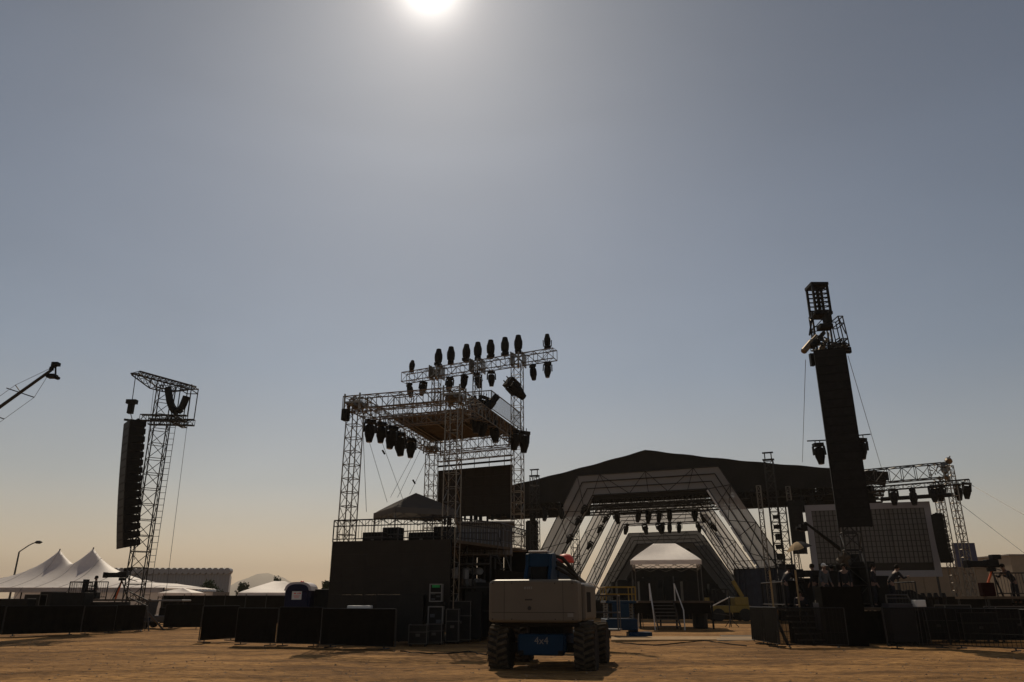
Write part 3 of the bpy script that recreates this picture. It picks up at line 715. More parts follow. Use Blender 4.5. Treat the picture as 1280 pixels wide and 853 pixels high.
# rigging wires within the tower
wt = [(P(452, 520, 35.2), P(484, 628, 38)), (P(466, 522, 36), P(505, 628, 40)), (P(525, 552, 44), P(488, 622, 37)), (P(530, 553, 45), P(497, 622, 38)), (P(453, 520, 35), P(458, 640, 36)), (P(540, 560, 45), P(512, 618, 39))]
for a, b in wt: MB().tube(a, b, .012, 4).build('guy_wire', M['rope'], fo)
for (px, py, Y) in ((478, 563, 36.5), (516, 600, 40)): MB().tube(P(px, py, Y), P(px+3, py+5, Y), .05, 6).build('turnbuckle', M['blackmetal'], fo)
# lower deck
ZD = 4.0
def lk(u, v, z): return A.lerp(Cc, u).lerp(B.lerp(D, u), v)+V((0, 0, z))
MB().prism([lk(-.03, -.05, ZD), lk(-.03, 1.05, ZD), lk(.72, 1.25, ZD), lk(.72, -.05, ZD)], (0, 0, .12)).build('lower_deck', M['ply'], fo)
railing(fo, [lk(-.04, -.09, 0), lk(-.04, 1.0, 0), lk(.3, 1.25, 0), lk(.7, 1.25, 0)], ZD+.12, .95, M['steel'], .16, True)
railing(fo, [lk(.5, -.05, 0), lk(.5, 1.0, 0)], ZD+.12, .95, M['steel'], .16, False)
for u in (.2, .45, .7):
    for v in (0, .5, 1): p = lk(u, v, 0); MB().tube(p, p+V((0, 0, ZD)), .05, 6).build('scaffold_post', M['steel'], fo)
for u in (.2, .45, .7):
    for v in (0, .5): MB().tube(lk(u, v, .2), lk(u, v+.5, ZD-.1), .03, 5).build('scaffold_brace', M['steel'], fo)
for k in range(5):
    v0, v1 = .0+.27*k, .0+.27*(k+.985); MB().prism([lk(.62, v0, .1), lk(.62, v1, .1), lk(.62, v1, ZD-.05), lk(.62, v0, ZD-.05)], (0, .05, 0)).build('added_dark_cloth', M['scrim'], fo)  # added black cloth, closes sky gaps so the space under the deck stays dark
for k in range(3):
    u0, u1 = .05+.2*k, .05+.2*(k+.97); MB().prism([lk(u0, 1.36, .1), lk(u1, 1.36, .1), lk(u1, 1.36, 2.9), lk(u0, 1.36, 2.9)], (.05, 0, 0)).build('added_dark_cloth', M['scrim'], fo)  # added black cloth on the deck's side, for the same darkness
# front video wall (panels)
vw = thing('video_wall', 'large dark video wall facing the camera between the front tower legs', 'video wall', (A+B)/2-V((0, .6, 0)))
va, vb = P(415.5, 677, 34.2), P(563, 677, 32.9); vz1 = va.z; va.z = vb.z = 0; nx, nz = 10, 6; zb = .75
du = (vb-va)/nx; dz = (vz1-zb)/nz; vd = V((-du.y, du.x, 0)).normalized()*.09
for i in range(nx):
    for j in range(nz):
        p = va+du*i+V((0, 0, zb+dz*j)); e = du*.996; z_ = V((0, 0, dz*.996)); j2 = -vd*random.uniform(0, .02)
        MB().prism([p+j2, p+e+j2, p+e+z_+j2, p+z_+j2], vd).build('led_panel', M['led'], vw)
mb = MB()
for i in range(nx+1): p = va+du*i+vd*1.6; mb.bar(p, p+V((0, 0, vz1)), .06, .06)
for z in (zb, (zb+vz1)/2, vz1-.06): mb.bar(va+vd*1.6+V((0, 0, z)), vb+vd*1.6+V((0, 0, z)), .06, .06)
mb.build('support_frame', M['blackmetal'], vw)
# rear hanging video wall between back legs
rw = thing('video_wall', 'dark video wall hanging high between the rear tower legs', 'video wall', P(595, 645, 45.5))
ra, rb = P(548, 588.5, 46.3), P(640, 586.5, 44.0); zt = ra.z; zlo = P(595, 645, 45.2).z; ra.z = rb.z = 0; nx, nz = 8, 5; du = (rb-ra)/nx; dz = (zt-zlo)/nz; vd = V((-du.y, du.x, 0)).normalized()*.1
for i in range(nx):
    for j in range(nz):
        p = ra+du*i+V((0, 0, zlo+dz*j)); e = du*.985; z_ = V((0, 0, dz*.985))
        MB().prism([p, p+e, p+e+z_, p+z_], vd).build('led_panel', M['led'], rw)
truss_part('header_truss', rw, M['alu'], ra+V((0, 0, zt+.75)), rb+V((0, 0, zt+.75)), .3, .42, .42, .025, .014)
MB().bar(ra+V((0, 0, zt+.25)), rb+V((0, 0, zt+.25)), .12, .1).build('hanging_bar', M['blackmetal'], rw)
mb = MB()
for i in range(5): p = ra.lerp(rb, (i+.5)/5); mb.tube(p+V((0, 0, zt)), p+V((0, 0, zt+.6)), .02, 5)
mb.build('hanging_strap', M['blackmetal'], rw)
mb = MB()
for i in range(14):
    p = ra.lerp(rb, (i+.3+.4*random.random())/14); hh = random.uniform(.15, .55); mb.box(p+V((0, 0, zlo-hh/2)), (random.uniform(.12, .3), .12, hh))
mb.build('cable_tails', M['blackmetal'], rw, kind='stuff')
# canopy on the deck
popup('canopy_tent', 'dark grey canopy tent standing on the deck above the video wall', (-4.95, 38.8), 3.3, 3.3, P(480, 638, 38).z, P(507, 617, 39).z, R(28), M['tentdark'], z0=ZD+.12)
# deck contents: desks and cases
for i, (px, w_, h_) in enumerate(((470, 1.0, .55), (492, .8, .8), (530, 1.3, .6), (556, .9, .9))):
    c = P(px, 660, 36.5+i*.3); case_box('equipment_case', ('low dark case on the upper deck near its left end', 'dark upright case under the grey canopy', 'wide dark case under the right half of the canopy', 'tall dark case at the deck corner by the tower leg')[i], 'case', (c.x, c.y, ZD+.12), (w_, .6, h_), fy, M['blackmetal'], False)
# ribbed cabin on the deck and stairs down
c0, c1 = P(572, 656, 38.2), P(641, 656, 38.2); zc1 = P(600, 655, 38.2).z; zc0 = 3.75
cb = thing('ribbed_cabin', 'grey brown ribbed cabin beside the tower right of the video wall', 'cabin', ((c0.x+c1.x)/2, 39.2, zc0))
MB().box(((c0.x+c1.x)/2, 39.3, (zc0+zc1)/2+.0), (c1.x-c0.x, 2.2, zc1-zc0)).build('wall', M['concrete'], cb)
for i in range(15):
    x = c0.x+(c1.x-c0.x)*(i+.5)/15; MB().box((x, 38.17, (zc0+zc1)/2-.1), (.055, .07, zc1-zc0-.3)).build('wall_rib', M['frame_pale'], cb)
MB().box(((c0.x+c1.x)/2, 39.25, zc1+.06), (c1.x-c0.x+.2, 2.5, .1)).build('roof', M['concrete'], cb)
for x in (c0.x+.1, (c0.x+c1.x)/2, c1.x-.1):
    for y in (38.3, 40.2): MB().box((x, y, zc0/2), (.1, .1, zc0)).build('leg', M['steel'], cb)
st = thing('stair_tower', 'dark steel stairs dropping right from the ribbed cabin', 'stairs', (.2, 37.2, 0))
s0, s1 = P(622, 694, 37.4), P(657, 735, 37.4)
for y in (36.9, 37.9): MB().bar((s0.x, y, s0.z), (s1.x, y, .1), .06, .22).build('stringer', M['steel'], st)
for i in range(14):
    u = (i+.5)/14; MB().box((s0.x+(s1.x-s0.x)*u, 37.4, s0.z+(.1-s0.z)*u), (.26, .95, .04)).build('tread', M['steel'], st)
mb = MB()
for y in (36.9, 37.9): mb.tube((s0.x, y, s0.z+1), (s1.x, y, 1.1), .025, 6)
mb.build('handrail', M['bulk'], st)
MB().box((s0.x-1.2, 37.4, s0.z-.05), (2.4, 1.1, .08)).build('landing', M['steel'], st)
for x in (s0.x-2.3, s0.x-.1): MB().box((x, 37.0, s0.z/2-.08), (.08, .08, s0.z-.14)).build('post', M['steel'], st)
railing(st, [(s0.x-2.4, 36.85, 0), (s0.x, 36.85, 0)], s0.z, 1.0, M['bulk'], .2)
# equipment rack tower at the wall's right (green top) and stacked gear
def rack(px, ptop, pbot, wpx, Y, label, green=False):
    a = P(px, ptop, Y); z0 = P(px, pbot, Y).z; w = wpx*Y/990; h = a.z-z0
    t = thing('equipment_rack', label, 'rack', (a.x, Y, z0)); mb = MB()
    for sx in (-1, 1):
        for sy in (0, 1): mb.box((a.x+sx*(w/2-.02), Y+sy*.6, z0+h/2), (.045, .045, h))
    for z in (z0+.02, z0+h-.02, z0+h*.5): mb.box((a.x, Y, z), (w-.09, .045, .045))
    mb.build('frame', M['offwhite'], t)
    MB().box((a.x, Y+.33, z0+h/2), (w-.1, .5, h-.06)).build('cabinet', M['blackmetal'], t)
    if green: MB().box((a.x, Y+.05, z0+h*.87), (w*.6, .12, h*.16)).build('green_panel', M['green'], t)
    for i in range(3 if green else 5): MB().box((a.x+(w*.2 if i % 2 else -w*.2), Y+.06, z0+h*(.15+.15*i)), (w*.3, .05, h*.09)).build('device', M['greycloth'], t)
    return t
rack(545, 730, 752.5, 16, 32.0, 'open frame rack with green panel on top, before the video wall', True)
rack(544.5, 758, 806, 19, 31.8, 'taller open frame rack below the green panelled rack')
MB().box((P(545, 755, 32).x, 32.3, P(545, 755.3, 32).z), (.75, .8, .1)).build('shelf_case', M['blackmetal'])
tag(C.objects['shelf_case'], 'thin black shelf board between the two open frame racks', 'shelf')
def gcase(px, pbot, w, h, d, label, m, rz=0, Y=None, z=0, bars=True, name='road_case', cat='case', feet=True):
    p = G(px, pbot) if Y is None else P(px, 752, Y); return case_box(name, label, cat, (p.x, p.y+d/2, z), (w, d, h), rz, m, feet, None, bars)
M['darkcase'] = mat('charcoal_case', (.022, .020, .018), .5, 0, .15, 4)
gcase(521.5, 808.5, .68, .66, .6, 'small charcoal road case on the dirt right of the middle barriers', M['darkcase'])
gcase(541.5, 806.5, .62, .66, .9, 'charcoal road case behind and right of the small one on the dirt', M['darkcase'])
gcase(447, 770, 1.7, .95, .8, 'dark case in the shade at the foot of the video wall', M['blackmetal'], Y=31.6)
o = MB().box(P(450, 760, 31).lerp(P(450, 760, 31), 0), (.92, .5, .17)).build('cooler_lid', M['white'], None, .03); tag(o, 'pale flat box lid catching sun on the dark case below the video wall', 'box')
gcase(500, 770, 1.9, 1.75, .9, 'wide charcoal crate leaning by the lower right of the video wall', M['darkcase'], Y=32.0, bars=False, name='crate')
for i, (px, Y, w, h) in enumerate(((575, 33.2, .9, 1.5), (592, 33.8, .7, 1.9), (566, 32, .5, 1.2), (605, 35, .8, 2.3))):
    gcase(px, 800, w, h, .7, ('black stack of cases under the tower corner leg', 'taller black case stack left of the boom lift', 'narrow black case at the foot of the front tower leg', 'black case stack partly hidden by the boom lift')[i], M['blackmetal'], Y=Y, bars=(i % 2 == 0))
rg = thing('scaffold_rack', 'dark scaffold frame full of coiled cables beside the boom lift', 'scaffold', (P(590, 752, 35).x, 35, 0))
for px in (566, 590, 612):
    for y in (35, 36.4): q_ = P(px, 752, 35); MB().tube((q_.x, y, 0), (q_.x, y, 3.6), .035, 6).build('upright', M['steel'], rg)
x0, x1 = P(566, 752, 35).x, P(612, 752, 35).x
for z in (1.2, 2.2, 3.2, 3.6): MB().box(((x0+x1)/2, 35.7, z), (x1-x0, 1.45, .06)).build('shelf', M['ply'] if z > 3.5 else M['steel'], rg)
mb = MB()
for i in range(26):
    x = random.uniform(x0+.1, x1-.1); z = random.choice((1.4, 2.4, 2.9)); mb.lathe((x, 35.1+random.random()*.5, z), [(.05, 0), (.16, .02), (.16, .09), (.05, .11)], (random.gauss(0, 1), 1, random.gauss(0, .5)), 8)
mb.build('cable_coil', M['offwhite'], rg, kind='stuff')
for px, z in ((569, 2.55), (581, 2.5)): q_ = P(px, 752, 34.9); MB().lathe((q_.x, 34.9, z), [(.1, 0), (.17, .03), (.17, .42), (.08, .5)], n=10).build('white_tank', M['offwhite'], rg)

# ------------------------------------------------------------------ boom lift
M['lug'] = mat('dusty_tread', (.075, .06, .042), .95, 0, .4, 9)
BL = V((.80, 20.3, 0)); by_ = R(-13)
bl = thing('boom_lift', 'grey and blue boom lift seen from behind, parked on the dirt', 'boom lift', BL, rz=by_)
def lb(mb, nm, mm, bev=0, par=None, sm=False):
    o = mb.build(nm, mm, None, bev, sm, org=(0, 0, 0)); o.parent = par or bl; return o
for i, (x, y) in enumerate(((-1.09, 0), (1.09, 0), (-1.09, 2.55), (1.09, 2.55))):
    sg = 1 if x > 0 else -1
    prof = [(.26, -.24), (.44, -.26), (.50, -.20), (.515, 0), (.50, .20), (.44, .26), (.26, .24)]
    w = lb(MB().lathe((x, y, .505), prof, (1, 0, 0), 28), 'wheel', M['rubber'], 0)
    mb = MB()
    for k in range(20):
        an = 2*PI*k/20
        for s in (-1, 1):
            a2 = an+(.08 if s > 0 else -.08); c_ = V((x+s*.12, y+math.cos(a2)*.518, .505+math.sin(a2)*.518))
            m_ = Matrix.Rotation(s*.35, 3, 'Z'); Q = Matrix.Rotation(a2-PI/2, 3, 'X') @ m_; mb.box(c_, (.27, .075, .085), m=Q)
    lb(mb, 'tread_lug', M['lug'], 0, w); bpy.data.objects[C.objects[-1].name]['kind'] = 'stuff'
    mb = MB(); mb.lathe((x+sg*.13, y, .505), [(.25, 0), (.26, sg*.06), (.17, sg*.02), (.12, sg*.09), (.02, sg*.10)], (1, 0, 0), 18); lb(mb, 'rim', M['dustrim'], 0, w)
# chassis
mb = MB(); mb.box((0, 1.27, .62), (1.25, 3.1, .42)); lb(mb, 'chassis', M['blue'], .05)
lb(MB().box((0, -.28, .60), (1.15, .22, .50)), 'rear_plate', M['blue'], .04)
lb(MB().box((0, 0, .52), (2.0, .24, .22)), 'axle', M['blackmetal'], .03); lb(MB().box((0, 2.55, .52), (2.0, .24, .22)), 'axle', M['blackmetal'], .03)
lb(MB().box((-.5, -.40, .42), (.12, .06, .1)), 'tow_lug', M['blackmetal'], .01); lb(MB().box((.5, -.40, .42), (.12, .06, .1)), 'tow_lug', M['blackmetal'], .01)
lb(MB().lathe((0, .9, .80), [(.6, 0), (.62, .05), (.62, .28), (.55, .30)], n=24), 'turntable_ring', M['blackmetal'])
cu = bpy.data.curves.new('marking', 'FONT'); cu.body = '4x4'; cu.size = .24; cu.extrude = .004; cu.align_x = 'CENTER'
tx = bpy.data.objects.new('marking', cu); C.objects.link(tx); tx.parent = bl; tx.location = (.02, -.402, .62); tx.rotation_euler = (R(90), 0, 0); cu.materials.append(M['offwhite'])
bpy.context.view_layer.update()
tm = bpy.data.meshes.new_from_object(tx); to = bpy.data.objects.new('marking', tm); C.objects.link(to); to.parent = bl; to.location = tx.location; to.rotation_euler = tx.rotation_euler
bpy.data.objects.remove(tx); to.name = 'marking'
lb(MB().box((-.03, 1.2, 1.06), (2.0, 2.9, .10)), 'turntable_frame', M['blackmetal'], .02)
# counterweight: rounded slab
def rbox(x0, x1, y0, y1, z0, z1, r, crown=.0, n=6):
    mb = MB(); pts = []
    for cx, cy, a0 in ((x1-r, y1-r, 0), (x0+r, y1-r, 90), (x0+r, y0+r, 180), (x1-r, y0+r, 270)):
        for k in range(n+1): an = R(a0+90*k/n); pts.append((cx+r*math.cos(an), cy+r*math.sin(an)))
    N = len(pts); rings = []; e = .07; xm = (x0+x1)/2; hw = (x1-x0)/2
    for (ins, z) in ((e, z0), (.02, z0+.03), (0, z0+e), (0, z1-e), (.02, z1-.025), (e, z1)):
        rings.append([((x-xm)*(1-ins/hw)+xm, (y-(y0+y1)/2)*(1-ins/((y1-y0)/2))+(y0+y1)/2, z-(crown*((x-xm)/hw)**2 if z > (z0+z1)/2 else 0)) for x, y in pts])
    vs = [p for r_ in rings for p in r_]
    fs = [(k*N+i, k*N+(i+1) % N, (k+1)*N+(i+1) % N, (k+1)*N+i) for k in range(len(rings)-1) for i in range(N)]+[tuple(range(N))[::-1], tuple(range((len(rings)-1)*N, len(rings)*N))]
    return mb.add(vs, fs)
lb(rbox(-1.30, .99, -.62, .20, 1.12, 2.24, .13, .12), 'counterweight', M['grey'])
lb(rbox(.5, 1.06, .23, 2.5, 1.14, 2.06, .08, .0), 'engine_cover', M['grey'])
lb(rbox(-1.32, -.6, .23, 2.3, 1.14, 2.02, .08, .0), 'tank_cover', M['grey'])
mb = MB()
for i in range(5): mb.box((1.065, .6+.16*i, 1.6), (.01, .08, .5))
lb(mb, 'cover_louvre', M['blackmetal'])
mb = MB()
for w, dx in ((.05, -.09), (.03, -.03), (.04, .02), (.03, .075)): mb.box((-.25+dx, -.624, 1.94), (w, .006, .06))
lb(mb, 'decal', M['offwhite'])
mb = MB(); mb.box((-.25, -.624, 1.66), (.19, .006, .035)); mb.lathe((-.23, -.62, 1.46), [(.05, 0), (.05, .008)], (0, -1, 0), 12); lb(mb, 'lifting_eye', M['steel'])
lb(MB().box((-.15, -.626, 1.36), (2.1, .004, .012)), 'seam', M['steel'])
for x in (-1.18, -.68, .42, .86):
    for z in (1.20, 2.05): lb(MB().lathe((x, -.62, z), [(.018, 0), (.018, .012), (.01, .016)], (0, -1, 0), 6), 'bolt', M['steel'])
for x in (-.88, .62): lb(MB().box((x, -.622, 1.64), (.008, .006, .95)), 'panel_seam', M['steel'])
lb(MB().box((.80, -.624, 1.3), (.14, .006, .09)), 'warning_label', M['offwhite'])
mb = MB()
for k in range(4): mb.path(cable(V((-.35+.2*k, .1, 1.0)), V((-.5+.35*k, .35, .75)), .12), .018, 5)
lb(mb, 'hydraulic_hose', M['rubber'])
# mast / boom root
mb = MB(); prof = [(-.30, 1.98), (-.30, 2.25), (-.10, 2.50), (-.08, 2.80), (.45, 2.84), (.62, 2.6), (.70, 1.98)]
for x in (-.44, .18): mb.prism([(x, y, z) for y, z in prof], (.09, 0, 0))
mb.prism([(-.35, -.06, 2.47), (.18, -.06, 2.47), (.18, -.06, 2.81), (-.35, -.06, 2.81)], (0, .45, .0))
lb(mb, 'boom_upright', M['blue'], .015)
lb(MB().box((-.12, .16, 2.86), (.50, .42, .04)), 'top_plate', M['white'], .01)
lb(MB().box((-.085, .1, 2.25), (.42, .3, .5)), 'cylinder_housing', M['blackmetal'], .03)
lb(MB().lathe((-.56, .02, 2.02), [(.07, 0), (.09, .02), (.09, .1), (.04, .12)], n=12), 'beacon_mount', M['blue'])
mb = MB(); mb.bar((.0, .5, 2.70), (.28, 5.2, 2.10), .26, .28); lb(mb, 'lower_boom', M['steel'], .02)
mb = MB(); mb.bar((.1, 1.2, 2.36), (.42, 6.8, 1.75), .24, .26); lb(mb, 'upper_boom', M['blue'], .02)
mb = MB(); mb.path([(.2, .5, 2.78), (.36, 1.0, 2.74), (.46, 1.8, 2.52), (.5, 2.6, 2.32), (.45, 3.2, 2.2)], .05, 8); mb.path([(.25, .5, 2.6), (.4, 1.3, 2.5), (.55, 2.2, 2.28)], .05, 8); mb.path([(.3, .4, 2.45), (.5, 1.2, 2.3), (.6, 2.0, 2.15)], .04, 8); lb(mb, 'hose_loop', M['rubber'])
mb = MB(); bx, byy, bz = .5, 7.3, .7
for x in (-.75, .75):
    for y in (-.4, .4): mb.tube((bx+x, byy+y, bz), (bx+x, byy+y, bz+1.1), .025, 6)
for z in (.55, 1.1): mb.path([(bx-.75, byy-.4, bz+z), (bx+.75, byy-.4, bz+z), (bx+.75, byy+.4, bz+z), (bx-.75, byy+.4, bz+z), (bx-.75, byy-.4, bz+z)], .025, 6)
mb.box((bx, byy, bz), (1.6, .9, .05)); lb(mb, 'work_basket', M['bulk'])
mb = MB(); mb.lathe((.30, 1.9, 2.70), [(.02, .2), (.13, .18), (.22, .1), (.25, 0), (.24, -.05)], n=14); lb(mb, 'red_cover', M['red'], 0, None, True)
mb = MB()
for k in range(3): mb.path(cable(V((.55+.12*k, 2.3, 2.05)), V((.85+.12*k, 3.2, 1.95)), -.10), .02, 5)
lb(mb, 'white_hose', M['white'])

# ------------------------------------------------------------------ scissor lift (blue, right of the boom lift)
sp = G(776, 797); sp.z = 0
t = thing('scissor_lift', 'blue scissor lift with yellow guard rails behind the boom lift', 'scissor lift', sp)
MB().box(sp+V((.1, 1.2, .55)), (1.5, 2.2, .5)).build('chassis', M['blue'], t, .04)
for x in (-.55, .75):
    for y in (.5, 1.9): MB().lathe(sp+V((x-.08, y, .3)), [(.15, 0), (.3, .01), (.3, .19), (.15, .2)], (1, 0, 0), 14).build('wheel', M['rubber'], t)
mb = MB()
for k in range(4):
    z = .85+k*.16
    for x in (-.5, .7): mb.bar(sp+V((x, .2, z)), sp+V((x, 2.2, z+.13)), .05, .07); mb.bar(sp+V((x, .2, z+.13)), sp+V((x, 2.2, z)), .05, .07)
mb.build('scissor_arms', M['blue'], t)
MB().box(sp+V((.1, 1.2, 1.56)), (1.45, 2.3, .12)).build('platform', M['blue'], t, .02)
mb = MB()
for x in (-.6, .8):
    for y in (.1, 1.2, 2.3): mb.tube(sp+V((x, y, 1.6)), sp+V((x, y, 2.25)), .03, 6)
for z in (1.92, 2.25): mb.path([sp+V((-.6, .1, z)), sp+V((.8, .1, z)), sp+V((.8, 2.3, z)), sp+V((-.6, 2.3, z)), sp+V((-.6, .1, z))], .028, 6)
mb.build('guard_rail', M['yellow'], t)
MB().box(sp+V((.05, .02, 1.2)), (.8, .12, .62)).build('control_box', M['blue'], t, .03)
MB().box(sp+V((.9, .2, .12)), (1.1, .8, .22)).build('outrigger_pad', M['blue'], t, .02)

# ------------------------------------------------------------------ main stage
PH = R(-24.0); dS = V((math.cos(PH), math.sin(PH), 0)); nS = V((-dS.y, dS.x, 0)); O0 = V((13.65, 75, 0))
def stage_pt(s, z, dpt=0): return O0+dS*s+nS*dpt+V((0, 0, z))
sr = thing('stage_roof', 'huge black gabled stage roof carried on lattice masts', 'stage roof', (13.65, 78, 0))
zp, ze, zl, sL, sR = 16.0, 12.35, 11.3, -21.6, 21.6
DP = 9.0
for nm, sa, sb, za, zb_ in (('roof_slope', sL, 0, ze, zp), ('roof_slope', 0, sR, zp, ze)):
    mb = MB()
    def fn(u, v, sa=sa, sb=sb, za=za, zb_=zb_):
        s = sa+(sb-sa)*u; return stage_pt(s, za+(zb_-za)*u-.18*math.sin(PI*u)+.03*math.sin(u*40+v*9), -.3+DP*v)
    mb.grid(fn, 40, 14); mb.build(nm, M['roofcloth'], sr)
mb = MB(); nseg = 18
for i in range(nseg):
    s0_, s1_ = sL+(sR-sL)*i/nseg, sL+(sR-sL)*(i+1)/nseg
    zt_ = lambda s: ze+(zp-ze)*(1-abs(s)/21.6)-.18*math.sin(PI*(1-abs(s)/21.6))-.03
    MB().prism([stage_pt(s0_-.01, zl if abs(s0_) < 17.5 else zl+.35, -.2), stage_pt(s1_, zl if abs(s1_) < 17.5 else zl+.35, -.2), stage_pt(s1_, zt_(s1_), -.2), stage_pt(s0_-.01, zt_(s0_), -.2)], nS*.1).build('fascia_panel', M['roofcloth'], sr)
for k, dp in enumerate((.4, 3.2, 6.0, 8.5)):
    truss_part('roof_truss', sr, M['steel'], stage_pt(sL+1, zl-.15, dp), stage_pt(sR-.5, zl-.15, dp), .6, .8, 1.0, .05, .028)
for s in (-18, -10.5, 10.5, 18): truss_part('side_truss', sr, M['steel'], stage_pt(s, zl-.2, .4), stage_pt(s, zl-.2, 8.5), .6, .7, 1.0, .05, .028)
mb = MB()
for i in range(70):
    s = random.choice([random.uniform(-20, -8.5), random.uniform(8.5, 20.5)]); mb.box(stage_pt(s, zl-random.uniform(.2, .75), random.uniform(.2, 7)), (random.uniform(.2, .9), random.uniform(.2, .6), random.uniform(.15, .45)), PH)
for s in (-14, 14): 
    for k in range(4): mb.path([stage_pt(s+random.uniform(-5, 5), zl-.4, 1+k), stage_pt(s+random.uniform(-5, 5), zl-.75, 1+k)], .07, 6)
mb.build('motors_and_cables', M['blackmetal'], sr, kind='stuff')
for sg in (-1, 1):
    for k in range(5):
        sa = sg*(7.9+2.5*k); sb = sg*(7.9+2.5*(k+1)-.05)
        for dp in (2.2, 5.2): MB().prism([stage_pt(sa, zl-.85, dp), stage_pt(sb, zl-.85, dp), stage_pt(sb, zl+.3, dp), stage_pt(sa, zl+.3, dp)], nS*.06).build('added_dark_cloth', M['roofcloth'], sr)  # added black cloth, blocks the sky to make the roof trusses a dark mass
MB().prism([stage_pt(-7.6, zl-.15, 1.5), stage_pt(7.6, zl-.15, 1.5), stage_pt(7.6, zl+1, 1.5), stage_pt(-7.6, zl+1, 1.5)], nS*.06).build('added_dark_cloth', M['roofcloth'], sr)  # added black cloth, darkens the gap above the arch opening
mps = [(V((2.35, 78, 0)), 13.8), (V((23.5, 68, 0)), 13.7), (V((2.35, 78, 0))+nS*8.6+V((1.2, 0, 0)), 13.4), (V((23.5, 68, 0))+nS*8.6, 13.4)]
for mpn, (q_, zt_) in enumerate(mps):
    truss_part('mast', sr, M['steel'], q_, q_+V((0, 0, zt_)), .75, .75, .9, .045, .025, yaw=PH)
    mb = MB(); mb.box(q_+V((0, 0, zt_+.1)), (1.0, .6, .1), PH); mb.box(q_+V((0, 0, zt_+.75)), (.95, .3, .1), PH)
    for s in (-1, 1): mb.tube(q_+V((s*.3, 0, zt_)), q_+V((s*.3, 0, zt_+.75)), .05, 6)
    mb.build('mast_head', M['steel'], sr)
for q_ in (V((22.0, 67, 0)), V((24.8, 67.5, 0))): truss_part('side_mast', sr, M['alu'], q_, q_+V((0, 0, zl)), .35, .35, .6, .035, .018, yaw=PH)
mb = MB()
for i in range(7): mb.box(V((23.4, 67.3, 8.6-.85*i)), (.6, .4, random.uniform(.3, .6)), PH+i)
mb.build('cable_bundle', M['blackmetal'], sr, kind='stuff')

def portal(name, label, Y, outer, inner, m, back=None, thick=.5, pipes=True):
    """outer / inner: photo corners bottom-left, top-left, top-right, bottom-right of the band"""
    ctr = P((outer[1][0]+outer[2][0])/2, 650, Y); o0 = V((ctr.x, ctr.y, 0))
    o_ = [PP(x, y, o0, dS) for x, y in outer]; i_ = [PP(x, y, o0, dS) for x, y in inner]
    zt_ = (o_[1].z+o_[2].z)/2; o_[1].z = o_[2].z = zt_; zi = (i_[1].z+i_[2].z)/2; i_[1].z = i_[2].z = zi
    def ext(p, q, z): k = (z-p.z)/(q.z-p.z); return p.lerp(q, k)
    for l_ in (o_, i_):
        l_[0] = ext(l_[1], l_[0], 1.2); l_[3] = ext(l_[2], l_[3], 1.2)
    t = thing(name, label, 'stage arch', (o0.x, o0.y, 0))
    for k, nm in ((0, 'leg_gauze'), (1, 'top_gauze'), (2, 'leg_gauze')):
        a, b, c_, d_ = o_[k], o_[k+1], i_[k+1], i_[k]; mb = MB()
        def fn(u, v, a=a, b=b, c_=c_, d_=d_): return a.lerp(b, u).lerp(d_.lerp(c_, u), v)+nS*(.05*math.sin(PI*v))
        mb.grid(fn, 14, 5); mb.build(nm, m, t)
    if pipes:
        for k, nm in ((0, 'leg_truss'), (1, 'top_truss'), (2, 'leg_truss')):
            a, b, c_, d_ = o_[k], o_[k+1], i_[k+1], i_[k]; mb = MB(); n = 7 if k != 1 else 6; lc = MB()
            for v, r_ in ((0, .05), (.33, .06), (.66, .05), (1, .07)):
                mb.tube(a.lerp(d_, v)-nS*.1, b.lerp(c_, v)-nS*.1, r_, 6)
            for dpt in (.9,): mb.tube(a.lerp(d_, .33)+nS*dpt, b.lerp(c_, .33)+nS*dpt, .06, 6); mb.tube(a.lerp(d_, .66)+nS*dpt, b.lerp(c_, .66)+nS*dpt, .06, 6)
            for q_ in range(n):
                u0, u1 = q_/n, (q_+1)/n; A_ = a.lerp(b, u0); B_ = d_.lerp(c_, u0); A1 = a.lerp(b, u1); B1 = d_.lerp(c_, u1)
                lc.tube(A_-nS*.1, B1-nS*.1, .03, 4) if q_ % 2 else lc.tube(B_-nS*.1, A1-nS*.1, .03, 4)
                if q_ % 2: lc.tube(A_-nS*.1, B_-nS*.1, .03, 4)
            o = mb.build(nm, M['steel'], t); lc.build('lacing', M['steel'], o, kind='stuff')
    if pipes and m is not M.get('backdrop'):
        for k in range(3):
            a, b = i_[k], i_[k+1]; mb = MB(); ld = 1.9 if k == 1 else .6; mb.grid(lambda u, v, a=a, b=b, ld=ld: a.lerp(b, u)+nS*(ld*v+.02), 12, 3); mb.build('inner_lining', m, t)
            mb = MB(); mb.tube(a+nS*(ld+.05), b+nS*(ld+.05), .07, 6)
            for q_ in range(7): mb.tube(a.lerp(b, q_/7)+nS*.0, a.lerp(b, (q_+1)/7)+nS*(ld+.05), .03, 4)
            mb.build('lining_truss', M['steel'], t, kind='stuff')
    return t, o_, i_
LB = (655, 732)
t1_, o1_, i1_ = portal('stage_arch', 'nearest and largest grey angular arch framing the stage', 74.6, [(672, 697), (722, 595.5), (898, 583), (960, 675)], [(698, 702), (741, 620), (885, 611), (950, 712)], M['portal'])
for u0 in range(6):
    a, b = i1_[3].lerp(i1_[2], u0/6), i1_[3].lerp(i1_[2], (u0+.93)/6); MB().tube(a-nS*.15-dS*.12, b-nS*.15-dS*.12, .09, 8).build('light_batten', M['white'], t1_)
t2_, o2_, i2_ = portal('stage_arch', 'second grey angular arch inside the largest stage arch', 84, [(712, 705), (750, 631), (881, 621), (944, 712)], [(728, 708), (762, 643), (873, 636), (921, 708)], M['portal'])
